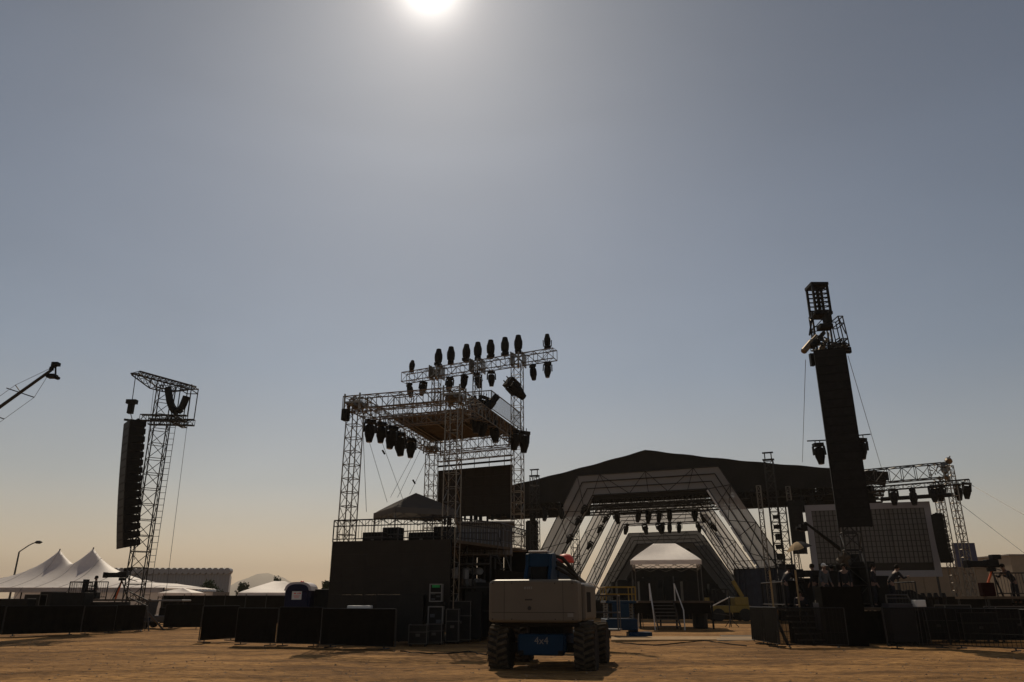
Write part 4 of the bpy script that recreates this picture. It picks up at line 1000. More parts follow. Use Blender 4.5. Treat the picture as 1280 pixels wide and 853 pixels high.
t3_, o3_, i3_ = portal('stage_arch', 'third smaller grey arch deeper inside the stage', 92, [(736, 720), (773, 643), (876, 637), (922, 708)], [(748, 723), (779, 656), (872, 652), (909, 708)], M['portal'])
M['backdrop'] = cloth('charcoal_backdrop', (.17, .16, .15), .3)
t4_, o4_, i4_ = portal('stage_backdrop', 'dark innermost arch closing off the back of the stage', 100, [(750, 735), (786, 667), (874, 664), (917, 722)], [(764, 735), (796, 681), (866, 678), (900, 722)], M['backdrop'])
mb = MB()
a, b, c_, d_ = [p+nS*1.2+dS*(-1.2 if k_ < 2 else 1.2)+V((0, 0, 1.0 if k_ in (1, 2) else 0)) for k_, p in enumerate(i4_)]
mb.prism([a, b, c_, d_], nS*.15); mb.build('back_cloth', M['roofcloth'], t4_)
a, b, c_, d_ = [p+nS*.6 for p in i4_]; cc = (a+b+c_+d_)/4
for k, (p, q_) in enumerate(((a, b), (b, c_), (c_, d_))): MB().prism([p, q_, cc.lerp(q_, .82), cc.lerp(p, .82)], nS*.1).build('inner_band', M['backdrop'], t4_)
# stage deck skirt
dk_ = thing('stage_deck', 'long low stage platform with black skirt beneath the arches', 'stage', stage_pt(0, 0, 4))
for i in range(16):
    s0_ = -16+31*i/16; MB().prism([stage_pt(s0_+.02, 0, -1.5), stage_pt(s0_+1.92, 0, -1.5), stage_pt(s0_+1.92, 1.5, -1.5), stage_pt(s0_+.02, 1.5, -1.5)], nS*.08).build('skirt_panel', M['scrim'], dk_)
MB().prism([stage_pt(-16, 1.5, -1.6), stage_pt(15, 1.5, -1.6), stage_pt(15, 1.5, 28), stage_pt(-16, 1.5, 28)], (0, 0, .15)).build('deck', M['blackmetal'], dk_)
# side walls / dark wing drape at right of the arches
wg = thing('wing_drape', 'dark blue grey drape wall at the foot of the arches on the right', 'drape', P(950, 752, 69)+V((0, 0, 0)))
M['drape'] = mat('dark_blue_grey_drape', (.045, .05, .065), .9, 0, .2, 2)
d0, d1 = P(918, 712, 70.5), P(990, 712, 66); zt_ = d0.z; mb = MB()
def fn(u, v): p = d0.lerp(d1, u); return (p.x+.1*math.sin(u*60), p.y+.15*math.sin(u*70), 1.0+(zt_-1.0)*(v))
for k in range(4):
    mb = MB(); mb.grid(lambda u, v, k=k: fn((k+u*.98)/4, v), 24, 4); mb.build('drape_panel', M['drape'], wg)
MB().tube(V((d0.x, d0.y, zt_)), V((d1.x, d1.y, zt_)), .06, 6).build('rail', M['steel'], wg)
for k in range(3): p = d0.lerp(d1, k/2); MB().tube(V((p.x, p.y+.2, 0)), V((p.x, p.y+.2, zt_)), .07, 6).build('post', M['steel'], wg)
railing(wg, [(d0.x, d0.y, 0), (d1.x, d1.y, 0)], zt_, .7, M['steel'], .5)
# small lights: rows hung in the arches
def srow(pts, Y, label, group, sc=1.25):
    for k, (px, py) in enumerate(pts):
        mover(P(px, py-3, Y), label+', %s from left' % ORD[k], group, (R(random.uniform(-15, 15)), R(random.uniform(-15, 15)), random.uniform(0, 3)), sc)
srow([(769, 643), (799, 641), (811, 642), (825, 641), (837, 640), (868, 640), (879, 641)], 82.5, 'small black light in the upper row inside the stage arches', 'upper row of lights in the arches', 1.45)
srow([(784, 658), (805, 658), (822, 657), (829, 657), (837, 656), (849, 656), (873, 655)], 91, 'small black light in the lower row inside the stage arches', 'lower row of lights in the arches', 1.4)
for k, (px, py) in enumerate(((733, 635), (726, 649), (760, 647), (753, 660), (891, 625), (901, 641), (880, 643), (888, 657), (715, 672), (740, 680), (918, 665), (930, 685))):
    mover(P(px, py-3, 77 if px < 735 or px > 885 else 84), ('small black light on a %s arch leg, ' % ('left' if px < 800 else 'right'))+'%s from the top left' % ORD[k], 'lights on the arch legs', (0, R(35 if px < 800 else -35), R(-20)), 1.1)
for k, (px, py) in enumerate(((940, 619), (948, 622), (1003, 627), (1015, 626), (1024, 626), (682, 640), (700, 637), (665, 645))):
    mover(P(px, py-5, 69 if px > 800 else 78), 'black light under the dark %s half of the stage roof, %s' % (('right', ORD[k]+' from left') if px > 800 else ('left', ('rightmost but one', 'rightmost', 'leftmost')[k-5])), 'lights under the stage roof edge', (0, R(random.uniform(-20, 20)), 1), 1.5)
# wispy objects low in the stage
mb = MB()
for i in range(60):
    px = random.uniform(770, 905); p = P(px, 752, 76); hh = random.uniform(.4, 2.2); mb.box((p.x, 76+random.random()*6, 1.66+hh/2), (random.uniform(.3, 1.4), .7, hh), random.uniform(-.4, .4))
mb.build('stage_equipment', M['blackmetal'], kind='stuff')
# hanging PA columns at the stage
p = P(992.5, 627, 66); line_array('line_array', 'narrow black speaker column hanging left of the right hand screen', p, 12, 1.15, .6, .37, (-.3, -.95), (0, R(3)))
p = P(1172, 643.5, 61.2); line_array('line_array', 'small black curved speaker column right of the screen frame', p, 10, .85, .55, .375, (-.75, -.66), (R(-2), R(14)))
p = P(665, 652, 79); line_array('line_array', 'small dark speaker column behind the tower on the stage left side', p, 9, 1.2, .6, .37, (-.3, -.95), (0, R(3)))

# ------------------------------------------------------------------ right hand screen and wing
XL, XR = V((25.5, 66, 0)), V((34.9, 63.2, 0)); zs1, zs0 = 9.45, 3.45
sx = (XR-XL).normalized(); sn = V((-sx.y, sx.x, 0))
sc_ = thing('screen', 'big brown gridded screen in a pale grey frame at right of the stage', 'screen', (XL+XR)/2)
wd = (XR-XL).length
def sp_(u, z, o=0): return XL+sx*u+sn*o+V((0, 0, z))
fwid = .5
for (u0, u1, z0_, z1_) in ((0, fwid, zs0, zs1), (wd-fwid, wd, zs0, zs1), (fwid, wd-fwid, zs1-fwid, zs1), (fwid, wd-fwid, zs0, zs0+fwid*1.0)):
    MB().prism([sp_(u0, z0_, -.1), sp_(u1, z0_, -.1), sp_(u1, z1_, -.1), sp_(u0, z1_, -.1)], sn*.2).build('frame', M['frame_pale'], sc_)
nc, nr = 26, 10
iw, ih = wd-2*fwid, zs1-zs0-2*fwid-.6
z_b = zs0+fwid+.6
for i in range(nc):
    u0 = fwid+iw*i/nc; mb = MB()
    mb.prism([sp_(u0+.02, z_b, 0), sp_(u0+iw/nc-.03, z_b, 0), sp_(u0+iw/nc-.03, z_b+ih, 0), sp_(u0+.02, z_b+ih, 0)], sn*.04); mb.build('screen_strip', M['screen'], sc_)
mb = MB()
for i in range(nc+1): u0 = fwid+iw*i/nc; mb.bar(sp_(u0, z_b, -.04), sp_(u0, z_b+ih, -.04), .06, .05)
for j in range(nr+1): z = z_b+ih*j/nr; mb.bar(sp_(fwid, z, -.03), sp_(wd-fwid, z, -.03), .045, .05)
mb.build('grid_bars', M['steel'], sc_, kind='stuff')
MB().prism([sp_(fwid, zs0+fwid, 0), sp_(wd-fwid, zs0+fwid, 0), sp_(wd-fwid, z_b-.02, 0), sp_(fwid, z_b-.02, 0)], sn*.1).build('dark_lower_strip', M['led'], sc_)
for u in (.3, wd/3, 2*wd/3, wd-.3): MB().bar(sp_(u, 0, .4), sp_(u, zs1, .4), .12, .12).build('support_post', M['steel'], sc_)
rg = thing('wing_truss', 'lattice truss wing reaching right from the stage roof above the screen', 'truss', V((34, 63.5, 0)))
wa, wb = P(1062, 596, 67), P(1180, 591, 62.5); wa.z = wb.z = (wa.z+wb.z)/2
truss_part('top_truss', rg, M['steel'], wa, wb, .9, 1.2, 1.1, .05, .028)
wa2, wb2 = P(1090, 612, 65.5), P(1212, 602, 61); wa2.z = wb2.z = (wa2.z+wb2.z)/2
truss_part('light_truss', rg, M['steel'], wa2, wb2, .45, .35, .8, .04, .02)
ba, bb = P(1101, 624, 64.7), P(1192, 619, 61.8); ba.z = bb.z = (ba.z+bb.z)/2
MB().tube(ba, bb, .17, 10).build('rolled_cloth', M['blackmetal'], rg)
q1_, q2_ = V((36.35, 62, 0)), V((37.4, 66, 0))
truss_part('leg', rg, M['alu'], q1_, q1_+V((0, 0, 12.2)), .55, .55, .62, .04, .022, yaw=0)
truss_part('leg', rg, M['alu'], q2_, q2_+V((0, 0, 11.5)), .55, .55, .62, .04, .022, yaw=0)
mb = MB()
for i in range(34):
    p = P(random.uniform(1163, 1193), random.uniform(578, 606), random.uniform(61.5, 63.5)); mb.bar(p, p+V((random.gauss(0, .28), random.gauss(0, .2), random.gauss(0, .28))), .07, .07)
for i in range(5): p = P(random.uniform(1180, 1192), random.uniform(577, 597), 62); mb.lathe(p, [(.1, 0), (.28, .03), (.28, .3), (.1, .34)], (random.gauss(0, 1), 1, random.gauss(0, 1)), 9)
mb.build('corner_rigging', M['alu'], rg, kind='stuff')
for a, b in ((P(1203, 600, 61.5), P(1330, 672, 48)), (P(1190, 622, 62), P(1330, 730, 50))): MB().tube(a, b, .022, 4).build('guy_wire', M['rope'], rg)
for i, (px, py) in enumerate(((1116, 616), (1140, 616), (1165, 612), (1176, 611), (1196, 610), (1208, 608))):
    mover(P(px, py-5, 62.5), 'black light hanging below the wing truss, %s from left' % ('first', 'second', 'third', 'fourth', 'fifth', 'last')[i], 'lights below the wing truss', (0, R(random.uniform(-12, 12)), i), 1.5)
# dark jib arm in front of the screen
ja, jb = P(1006, 653, 36), P(1064, 697, 36)
t = thing('camera_jib', 'dark camera jib arm slanting across the left of the screen', 'camera jib', (jb.x, 36, 1.3))
MB().tube(ja, jb, .05, 7, .11).build('arm', M['blackmetal'], t); MB().tube(V((jb.x-.3, 36, 1.3)), jb+V((-.3, 0, .15)), .08, 8).build('column', M['blackmetal'], t)
mb = MB(); mb.box(P(1004, 660, 36), (.3, .3, .3)); mb.tube(P(1006, 653, 36), P(1004, 660, 36), .05, 6); mb.lathe(P(1003, 661, 36), [(.07, 0), (.08, .3)], (-1, 0, 0), 8); mb.build('camera', M['blackmetal'], t)
MB().box(jb+V((.15, 0, -.1)), (.5, .4, .5)).build('counterweight', M['blackmetal'], t, .03)

# ------------------------------------------------------------------ right delay tower
T = V((15.15, 34.3, 0))
t = thing('delay_tower', 'tallest lattice tower at right behind the big speaker array', 'tower', T)
truss_part('mast', t, M['steel'], T, T+V((0, 0, 15.0)), .74, .74, .74, .045, .022, yaw=R(-12))
hd = V((15.25, 34.3, 0)); z0_, z1_ = P(1023, 396, 34.3).z, P(1023, 357.5, 34.3).z; mb = MB()
for sx_ in (-1, 1):
    for sy in (-1, 1): mb.box(hd+V((sx_*.36, sy*.36, (z0_+z1_)/2)), (.10, .10, z1_-z0_))
for z in (z0_+.06, z1_-.04): mb.box(hd+V((0, 0, z)), (.86, .86, .14))
o = mb.build('tower_head', M['blackmetal'], t); mb = MB()
for k in range(6):
    z = z0_+.2+(z1_-z0_-.3)*k/6; mb.box(hd+V((0, -.36, z)), (.70, .05, .055)); mb.box(hd+V((0, .36, z)), (.70, .05, .055)); mb.bar(hd+V((-.33, -.36, z)), hd+V((.33, -.36, z+.2)), .03, .03)
mb.box(hd+V((0, 0, (z0_+z1_)/2)), (.12, .12, z1_-z0_)); mb.build('head_lattice', M['blackmetal'], o, kind='stuff')
zc = P(1035, 436, 34).z
truss_part('outrigger', t, M['steel'], T+V((-.8, -.6, zc)), T+V((.95, -.5, zc-.05)), .3, .34, .35, .03, .018)
truss_part('outrigger', t, M['steel'], T+V((.5, -1.3, zc)), T+V((.5, 1.3, zc)), .3, .34, .35, .03, .018)
mb = MB(); c0 = P(1041, 401, 34); c1 = P(1053, 438, 34)
for x in (c0.x, c1.x-.03):
    for y in (33.4, 34.2): mb.tube((x, y, c0.z), (x+.12, y, c1.z), .03, 5)
for z in (c0.z, c0.z-.35): mb.path([(c0.x, 33.4, z), (c1.x, 33.4, z), (c1.x, 34.2, z), (c0.x, 34.2, z), (c0.x, 33.4, z)], .028, 5)
mb.bar((c0.x, 33.4, c0.z), (c1.x, 33.4, c0.z-.9), .04, .04); mb.build('basket_frame', M['steel'], t)
def spot(px, py, px2, py2, r, nm, m): a, b = P(px, py, 33.4), P(px2, py2, 33.6); d_ = (b-a); MB().lathe(a, [(r*.8, 0), (r, .05), (r, d_.length*.6), (r*.7, d_.length*.7), (r*.6, d_.length)], d_, 12).build(nm, m, t)
M['tarn'] = mat('tarnished_metal', (.20, .14, .08), .4, .6, .3, 5)
spot(1004, 440, 1021, 420, .15, 'follow_spot', M['tarn']); spot(1014, 434, 1030, 416, .16, 'follow_spot', M['blackmetal']); spot(1022, 444, 1034, 424, .12, 'follow_spot', M['tarn'])
mb = MB(); mb.box(P(1031, 409, 33.8), (.62, .5, .2)); mb.box(P(1034, 399, 34), (.3, .4, .5)); mb.box(P(1015, 450, 33.6), (.18, .2, .6)); mb.box(P(1060, 438, 33.8), (.25, .2, .28)); mb.box(P(1052, 432, 33.8), (.35, .3, .2)); mb.tube(P(1015, 398, 34), P(1012, 419, 33.6), .05, 6); mb.build('winch_gear', M['blackmetal'], t, kind='stuff')
mb = MB()
for i in range(24): p = P(random.uniform(1020, 1052), random.uniform(422, 440), random.uniform(33, 34)); mb.bar(p, p+V((random.gauss(0, .28), 0, random.gauss(0, .22))), .06, .05)
mb.build('rigging_clutter', M['steel'], t, kind='stuff')
pt = P(1036.5, 439, 33.0)
line_array('line_array', 'largest black line array of speakers hanging on the right tower', pt, 20, 1.36, .66, .402, (-.36, -.93), (R(-2), R(4)))
for s, px, py, w_ in ((-1, 1022, 552, 'left'), (1, 1076, 546, 'right')):
    p0_ = P(1032 if s < 0 else 1066, py-1.5 if s < 0 else 545, 33.4); p1_ = P(1009 if s < 0 else 1088, py-.5 if s < 0 else 543, 33.4)
    MB().tube(p0_, p1_, .03, 6).build('light_arm', M['blackmetal'], t)
    mover(P(px, py+2, 33.3), 'black moving head light on the %s side of the big speaker array' % w_, 'lights beside the big speaker array', (0, R(3*s), 0), 1.05)
for a, b in ((P(1007, 450, 34), P(1003, 578, 50)), (P(1060, 445, 34), P(1102, 586, 50)), ): MB().tube(a, b, .013, 4).build('guy_wire', M['rope'], t)
mb = MB()
for s in ((-1, -1), (1, -1), (1, 1), (-1, 1)): mb.tube(T+V((s[0]*.36, s[1]*.36, 1.4)), T+V((s[0]*1.3, s[1]*1.3, .1)), .05, 6)
mb.build('stabiliser', M['bulk'], t)

# ------------------------------------------------------------------ front of stage: white canopy on its platform, stairs, vehicles
pc = P(840, 752, 49); ez = P(840, 700, 47.6).z; tz = P(838, 679.5, 50.4).z
pf = thing('platform', 'dark platform under the white canopy with open space below', 'platform', (pc.x, 49.3, 0))
MB().box((pc.x+.0, 50.6, 1.55), (4.6, 5.6, .12)).build('deck', M['ply'], pf)
for x in (-2.2, 0, 2.2):
    for y in (48, 53.2): MB().box((pc.x+x, y, .75), (.1, .1, 1.5)).build('leg', M['blackmetal'], pf)
MB().box((pc.x, 51.3, 1.15), (4.6, .06, .75)).build('skirt', M['scrim'], pf); MB().box((pc.x-.1, 47.95, 1.2), (4.4, .05, .6)).build('skirt', M['scrim'], pf)
for x0, w_ in ((-1.2, 1.0), (1.55, .9)): MB().box((pc.x+x0, 51.0, 2.2), (w_, .8, 1.2)).build('cabinet', M['blackmetal'], pf)
popup('canopy_tent', 'white canopy tent glowing in the sun before the stage arches', (pc.x+.05, 50.5), 4.25, 5.8, ez, tz, R(-11), M['tentwhite'], z0=1.61, ridge=1.4)
xs = P(832, 752, 47).x
t = thing('steps', 'steep metal steps with pale handrails leading up under the white canopy', 'steps', (xs, 46.8, 0))
for i in range(8): MB().box((xs, 46.5+.19*i, .2+.19*i), (1.2, .24, .05)).build('tread', M['bulk'], t)
for x in (-.66, .66):
    MB().bar((xs+x, 46.3, .05), (xs+x, 47.95, 1.6), .05, .2).build('stringer', M['steel'], t)
    MB().path([(xs+x*1.3, 46.2, 0), (xs+x*1.35, 46.35, 1.1), (xs+x*1.15, 47.9, 2.6), (xs+x*1.15, 47.9, 1.6)], .035, 6).build('handrail', M['white'], t)
p = G(876, 786); o = MB().lathe((p.x, p.y, 0), [(.42, 0), (.45, .05), (.45, .7), (.47, .72), (.47, .9), (.4, .92)], n=16).build('barrel', M['blackmetal']); tag(o, 'black drum standing under the right leg of the white canopy', 'drum')
# slanting stand on the right (tripod with diagonal arm)
p = G(914, 784); t = thing('tripod_stand', 'thin tripod with a slanting pale boom right of the white canopy', 'stand', p)
MB().tube(p, p+V((0, 0, 2.3)), .04, 6).build('post', M['steel'], t); MB().tube(p+V((-1.5, 0, 1.1)), p+V((.1, 0, 1.85)), .035, 6).build('boom', M['white'], t)
MB().tube(p+V((0, 0, .7)), p+V((-1.4, 0, .9)), .02, 5).build('strut', M['steel'], t)
for an in (0, 2.1, 4.2): MB().tube(p+V((0, 0, .5)), p+V((.5*math.cos(an), .5*math.sin(an), 0)), .025, 5).build('leg', M['steel'], t)
# yellow telehandler
p = P(910, 752, 66); t = thing('telehandler', 'yellow telescopic forklift parked before the stage at right', 'forklift', (p.x, 66, 0))
MB().box((p.x, 66, .95), (3.2, 1.8, .55)).build('chassis', M['yellow'], t, .06)
MB().box((p.x+.95, 66, 1.55), (1.15, 1.4, .7)).build('engine_hood', M['yellow'], t, .08)
for x in (-1.1, 1.1):
    for y in (65.1, 66.9): MB().lathe((p.x+x, y-.15, .5), [(.25, 0), (.5, .02), (.5, .28), (.25, .3)], (0, 1, 0), 18).build('wheel', M['rubber'], t)
mb = MB()
for x in (-1.15, -.1):
    for y in (65.2, 66.2): mb.box((p.x+x, y, 1.85), (.08, .08, 1.3))
mb.box((p.x-.62, 65.7, 2.5), (1.2, 1.1, .08)); mb.build('cab_frame', M['blackmetal'], t)
MB().bar((p.x+1.3, 66.2, 1.9), (p.x+.6, 66.2, 3.2), .28, .3).build('boom', M['yellow'], t, .02)
for x in (-1.75,): MB().box((p.x+x, 66, 1.3), (.12, 1.2, 1.1)).build('fork_carriage', M['yellow'], t)
for y in (65.6, 66.4): MB().box((p.x-2.2, y, .75), (.9, .12, .06)).build('fork', M['steel'], t)
# short posts between lift and steps
row([G(777, 783), G(799, 783)], 'short open metal barrier between the scissor lift and the steps', 'barrier by the scissor lift', False)
t = thing('handrail_stand', 'pale leaning handrail standing left of the canopy steps', 'handrail', G(798, 786)); p = G(798, 786)
MB().path([p, p+V((.05, 0, .8)), p+V((.25, .3, 1.6))], .03, 6).build('rail', M['white'], t); MB().tube(p+V((.4, .5, 0)), p+V((.25, .3, 1.6)), .025, 6).build('leg', M['bulk'], t)
# cable ramp mats
for i in range(4):
    p = G(921-1.5*i+3*(i % 2), 796.5+1.9*i); o = MB().prism([p+V((-.75, -.18, .02)), p+V((.75, -.18, .02)), p+V((.75, .18, .02)), p+V((-.75, .18, .02))], (0, 0, .05)).build('floor_mat', M['beige'], None, .01)
    tag(o, 'pale floor mat strip on the dirt by the right barrier corner, %s from the back' % ('first', 'second', 'third', 'fourth')[i], 'mat', 'floor mats at the barrier corner')

for k, (pts_, lb_) in enumerate((([(500, 816), (540, 818), (585, 814), (612, 819)], 'thin black cable lying on the dirt between the barriers and the lift'), ([(770, 803), (820, 806), (880, 802), (942, 808)], 'thin black cable lying on the dirt right of the boom lift'))):
    pp = [G(*q_) for q_ in pts_]; fine = []
    for a, b in zip(pp, pp[1:]):
        for i in range(8): q_ = a.lerp(b, i/8); fine.append(V((q_.x, q_.y+.12*math.sin(i*.8+k), wob(q_.x, q_.y)*.7+.02)))
    tag(MB().path(fine, .02, 5).build('cable', M['rubber']), lb_, 'cable')
# ------------------------------------------------------------------ people
def skinned(name, verts, edges, radii, m, parent, sub=1):
    me = bpy.data.meshes.new(name); me.from_pydata(verts, edges, []); o = bpy.data.objects.new(name, me); C.objects.link(o); o.parent = parent; me.materials.append(m)
    me.materials.append(m)
    sk = o.modifiers.new('skin', 'SKIN'); sk.use_smooth_shade = True
    me.skin_vertices[0].data  # layer made by the modifier
    for i, r in enumerate(radii):
        me.skin_vertices[0].data[i].radius = (r, r) if isinstance(r, (int, float)) else r
    me.skin_vertices[0].data[0].use_root = True
    ss = o.modifiers.new('sub', 'SUBSURF'); ss.levels = sub; ss.render_levels = sub
    return o
def person(loc, rz, pose, label, shirt, pants, hat=None, hatm=None):
    t = thing('person', label, 'person', loc, rz=rz)
    if pose == 'sit': hip = .48
    else: hip = .93
    h = V((0, 0, hip)); lean = .0 if pose != 'lean' else .28
    ch = V((0, -.05-lean*.6, hip+.32)); sh = V((0, -.04-lean, hip+.50-lean*.2)); nk = V((0, -.05-lean*1.1, hip+.58-lean*.2)); hdc = V((0, -.07-lean*1.25, hip+.70-lean*.2)); crown = V((0, -.06-lean*1.25, hip+.80-lean*.2))
    v = [h, V((0, 0, hip+.16)), ch, sh, nk, hdc, crown, hdc+V((0, -.115, -.01))]; r = [(.15, .11), (.13, .10), (.15, .11), (.12, .08), .052, (.085, .10), .07, .014]
    e = [(0, 1), (1, 2), (2, 3), (3, 4), (4, 5), (5, 6), (5, 7)]
    fw = -1
    for s in (-1, 1):
        b0 = len(v); shd = sh+V((s*.18, 0, 0))
        if pose == 'stand': el = shd+V((s*.06, .02, -.28)); wr = el+V((0, -.12, -.22))
        elif pose == 'sit': el = shd+V((s*.05, -.08, -.26)); wr = el+V((-s*.05, -.22, .02))
        else: el = shd+V((s*.05, -.16, -.22)); wr = el+V((-s*.03, -.22, .08))
        hdv = (wr-el).normalized(); pm = wr+hdv*.07
        v += [shd, el, wr, pm]; r += [.055, .042, .027, (.036, .022)]; e += [(3, b0), (b0, b0+1), (b0+1, b0+2), (b0+2, b0+3)]
        sdv = hdv.cross(V((0, 0, 1))).normalized()
        for k, ln in enumerate((.065, .078, .072, .055)):
            i0 = len(v); a_ = pm+sdv*(k-1.5)*.021+hdv*.015; v += [a_, a_+hdv*ln*.5+V((0, 0, -.004)), a_+hdv*ln*.85+V((0, 0, -.016))]; r += [.010, .009, .007]; e += [(b0+3, i0), (i0, i0+1), (i0+1, i0+2)]
        i0 = len(v); v += [wr+hdv*.035-sdv*.035*s, wr+hdv*.075-sdv*.052*s]; r += [.011, .009]; e += [(b0+2, i0), (i0, i0+1)]
        l0 = len(v); hp = h+V((s*.09, 0, -.05))
        if pose == 'sit': kn = hp+V((s*.03, -.42, .03)); an_ = V((kn.x, kn.y-.02, .08))
        else: kn = V((s*.11, -.02, .50)); an_ = V((s*.12, .03, .08))
        toe = an_+V((s*.02, -.17, -.05)); v += [hp, kn, an_, toe]; r += [.085, .058, .038, (.045, .025)]; e += [(0, l0), (l0, l0+1), (l0+1, l0+2), (l0+2, l0+3)]
    body = skinned('body', [tuple(x) for x in v], e, r, M['skin'], t)
    # clothing: slightly larger skins over the torso/arms and over hips/legs
    sv = [h+V((0, 0, -.05)), v[1], v[2], v[3]]; sr_ = [(.172, .135), (.15, .12), (.168, .125), (.135, .095)]; se = [(0, 1), (1, 2), (2, 3)]
    pv = [h+V((0, 0, .10)), h+V((0, 0, -.03))]; pr = [(.160, .125), (.158, .125)]; pe = [(0, 1)]
    arms = [i for i in range(8, len(v))]
    base = 8; per = 4+12+2+4
    for k in range(2):
        b0 = base+k*per; i0 = len(sv); sv += [v[b0], v[b0+1], v[b0+1].lerp(v[b0+2], .8)]; sr_ += [.068, .052, .042]; se += [(3, i0), (i0, i0+1), (i0+1, i0+2)]
        l0 = b0+18; i0 = len(pv); pv += [v[l0], v[l0+1], v[l0+1].lerp(v[l0+2], .9)]; pr += [.098, .072, .058]; pe += [(1, i0), (i0, i0+1), (i0+1, i0+2)]
    skinned('shirt', [tuple(x) for x in sv], se, sr_, shirt, t); skinned('trousers', [tuple(x) for x in pv], pe, pr, pants, t)
    def lo(mb, nm, mm, par=t): o = mb.build(nm, mm, None, 0, True, org=(0, 0, 0)); o.parent = par; return o
    mb = MB(); mb.lathe(hdc+V((0, .012, .0)), [(.092, -.02), (.106, .05), (.09, .11), (.05, .14), (.01, .15)], n=14)
    lo(mb, 'hat' if hat else 'hair', hatm if hat else M['hair'])
    if hat: mb = MB(); mb.prism([hdc+V((-.08, -.08, .045)), hdc+V((-.06, -.19, .03)), hdc+V((.06, -.19, .03)), hdc+V((.08, -.08, .045))], (0, 0, .012)); lo(mb, 'brim', hatm)
    for s in (-1, 1):
        lo(MB().lathe(hdc+V((s*.034, -.088, .012)), [(.002, .0), (.012, .004), (.012, .008), (.002, .012)], (0, -1, 0), 8), 'eye', M['hair'], body)
        lo(MB().lathe(hdc+V((s*.085, .0, -.005)), [(.012, 0), (.026, .006), (.02, .014)], (s, 0, 0), 8), 'ear', M['skin'], body)
    for s in (-1, 1):
        a_ = v[8+per*(0 if s < 0 else 1)+20]; lo(MB().box(a_+V((0, -.07, -.035)), (.10, .28, .09)), 'shoe', M['blackmetal'])
    return t

# ------------------------------------------------------------------ camera platforms
def camera_rig(loc, rz, label, legm):
    t = thing('broadcast_camera', label, 'camera', loc, rz=rz)      # lens looks along local -X
    def lo(mb, nm, mm, bev=0): o = mb.build(nm, mm, None, bev, org=(0, 0, 0)); o.parent = t; return o
    for i, an in enumerate((.4, 2.5, 4.6)): lo(MB().tube((0, 0, 1.05), (.5*math.cos(an), .5*math.sin(an), 0), .05 if i == 1 else .035, 6), 'tripod_leg', legm if i == 1 else M['blackmetal'])
    lo(MB().box((0, 0, 1.12), (.3, .25, .16)), 'fluid_head', M['blackmetal'], .02)
    lo(MB().box((.05, 0, 1.38), (.55, .3, .34)), 'camera_body', M['blackmetal'], .03)
    lo(MB().box((-.62, 0, 1.36), (.85, .27, .27)), 'box_lens', M['blackmetal'], .03); lo(MB().box((-1.1, 0, 1.36), (.12, .32, .32)), 'lens_hood', M['blackmetal'], .01)
    lo(MB().box((.28, 0, 1.66), (.38, .32, .2)), 'viewfinder', M['blackmetal'], .02)
    lo(MB().tube((.2, .1, 1.2), (.85, .2, 1.0), .02, 5), 'pan_bar', M['steel'])
    return t
def riser(name, label, c, w, d, z, rails, m=None):
    t = thing(name, label, 'platform', (c[0], c[1], 0)); x, y = c
    MB().box((x, y, z-.05), (w, d, .1)).build('deck', M['ply'], t)
    for sx_ in (-1, 1):
        for sy in (-1, 1): MB().tube((x+sx_*(w/2-.1), y+sy*(d/2-.1), 0), (x+sx_*(w/2-.1), y+sy*(d/2-.1), z-.1), .04, 6).build('leg', M['steel'], t)
    mb = MB(); mb.tube((x-w/2+.1, y-d/2+.1, .1), (x+w/2-.1, y-d/2+.1, z-.15), .025, 5); mb.build('brace', M['steel'], t)
    railing(t, rails, z, .95, M['steel'], .13)
    return t
c = P(135, 752, 46.5); zr = 1.7
riser('camera_platform', 'raised camera platform with picket railing behind the far left barriers', (c.x, 46.6), 3.8, 2.6, zr, [(c.x-1.8, 47.8, 0), (c.x-1.8, 45.4, 0), (c.x+.4, 45.4, 0)])
camera_rig((P(148, 752, 46.4).x, 46.4, zr), R(-6), 'long lens camera on orange legged tripod on the left platform', M['orange'])
person((P(117, 752, 46.4).x, 46.4, zr), R(-60), 'sit', 'seated person in dark clothing on the left camera platform', M['navycloth'], M['navycloth'])
o = MB().box((P(117, 752, 46.4).x, 46.4, zr+.2), (.45, .45, .38)).build('seat_box', M['blackmetal'], None, .02); tag(o, 'black box used as a seat on the left camera platform', 'box')
o = MB().box((P(104.5, 752, 46).x, 45.9, zr+.55), (.24, .3, 1.1)).build('speaker_cabinet', M['speaker'], None, .02); tag(o, 'narrow black cabinet at the left end of the left platform', 'cabinet')
a = P(85, 752, 44); case_box('stage_box', 'big plain black box left of the left camera platform', 'box', (a.x, 44.4, 0), (1.85, 1.0, P(85, 741, 44).z-.1), 0, M['blackmetal'], bars=False)
a = P(10, 752, 42); case_box('stage_box', 'low black box behind the barriers at the left edge', 'box', (a.x, 42.5, 0), (1.9, .8, 1.62), 0, M['blackmetal'], bars=False)
a = P(36, 752, 45); case_box('road_case', 'grey road case under the marquee edge at far left', 'case', (a.x, 46, 0), (1.3, .8, 1.85), 0, M['darkcase'])
a = P(52, 752, 45); case_box('road_case', 'tall charcoal road case left of the big plain black box', 'case', (a.x, 46, 0), (1.0, .8, 2.0), 0, M['darkcase'])
a = P(125, 752, 45); case_box('stage_box', 'long dark box in front of the left camera platform', 'box', (a.x, 44.9, 0), (3.4, .5, 1.45), 0, M['darkcase'], bars=False)
t = thing('ladder', 'pale ladder leaning down from the foot of the left tower', 'ladder', (P(165, 752, 45).x, 45, 0)); a, b = P(161, 747, 45), P(184, 758, 45)
for dz in (0, .3): MB().tube(a+V((0, 0, dz)), b+V((0, 0, dz)), .035, 6).build('rail', M['bulk'], t)
mb = MB()
for k in range(7): q_ = a.lerp(b, (k+.5)/7); mb.tube(q_, q_+V((0, 0, .3)), .02, 5)
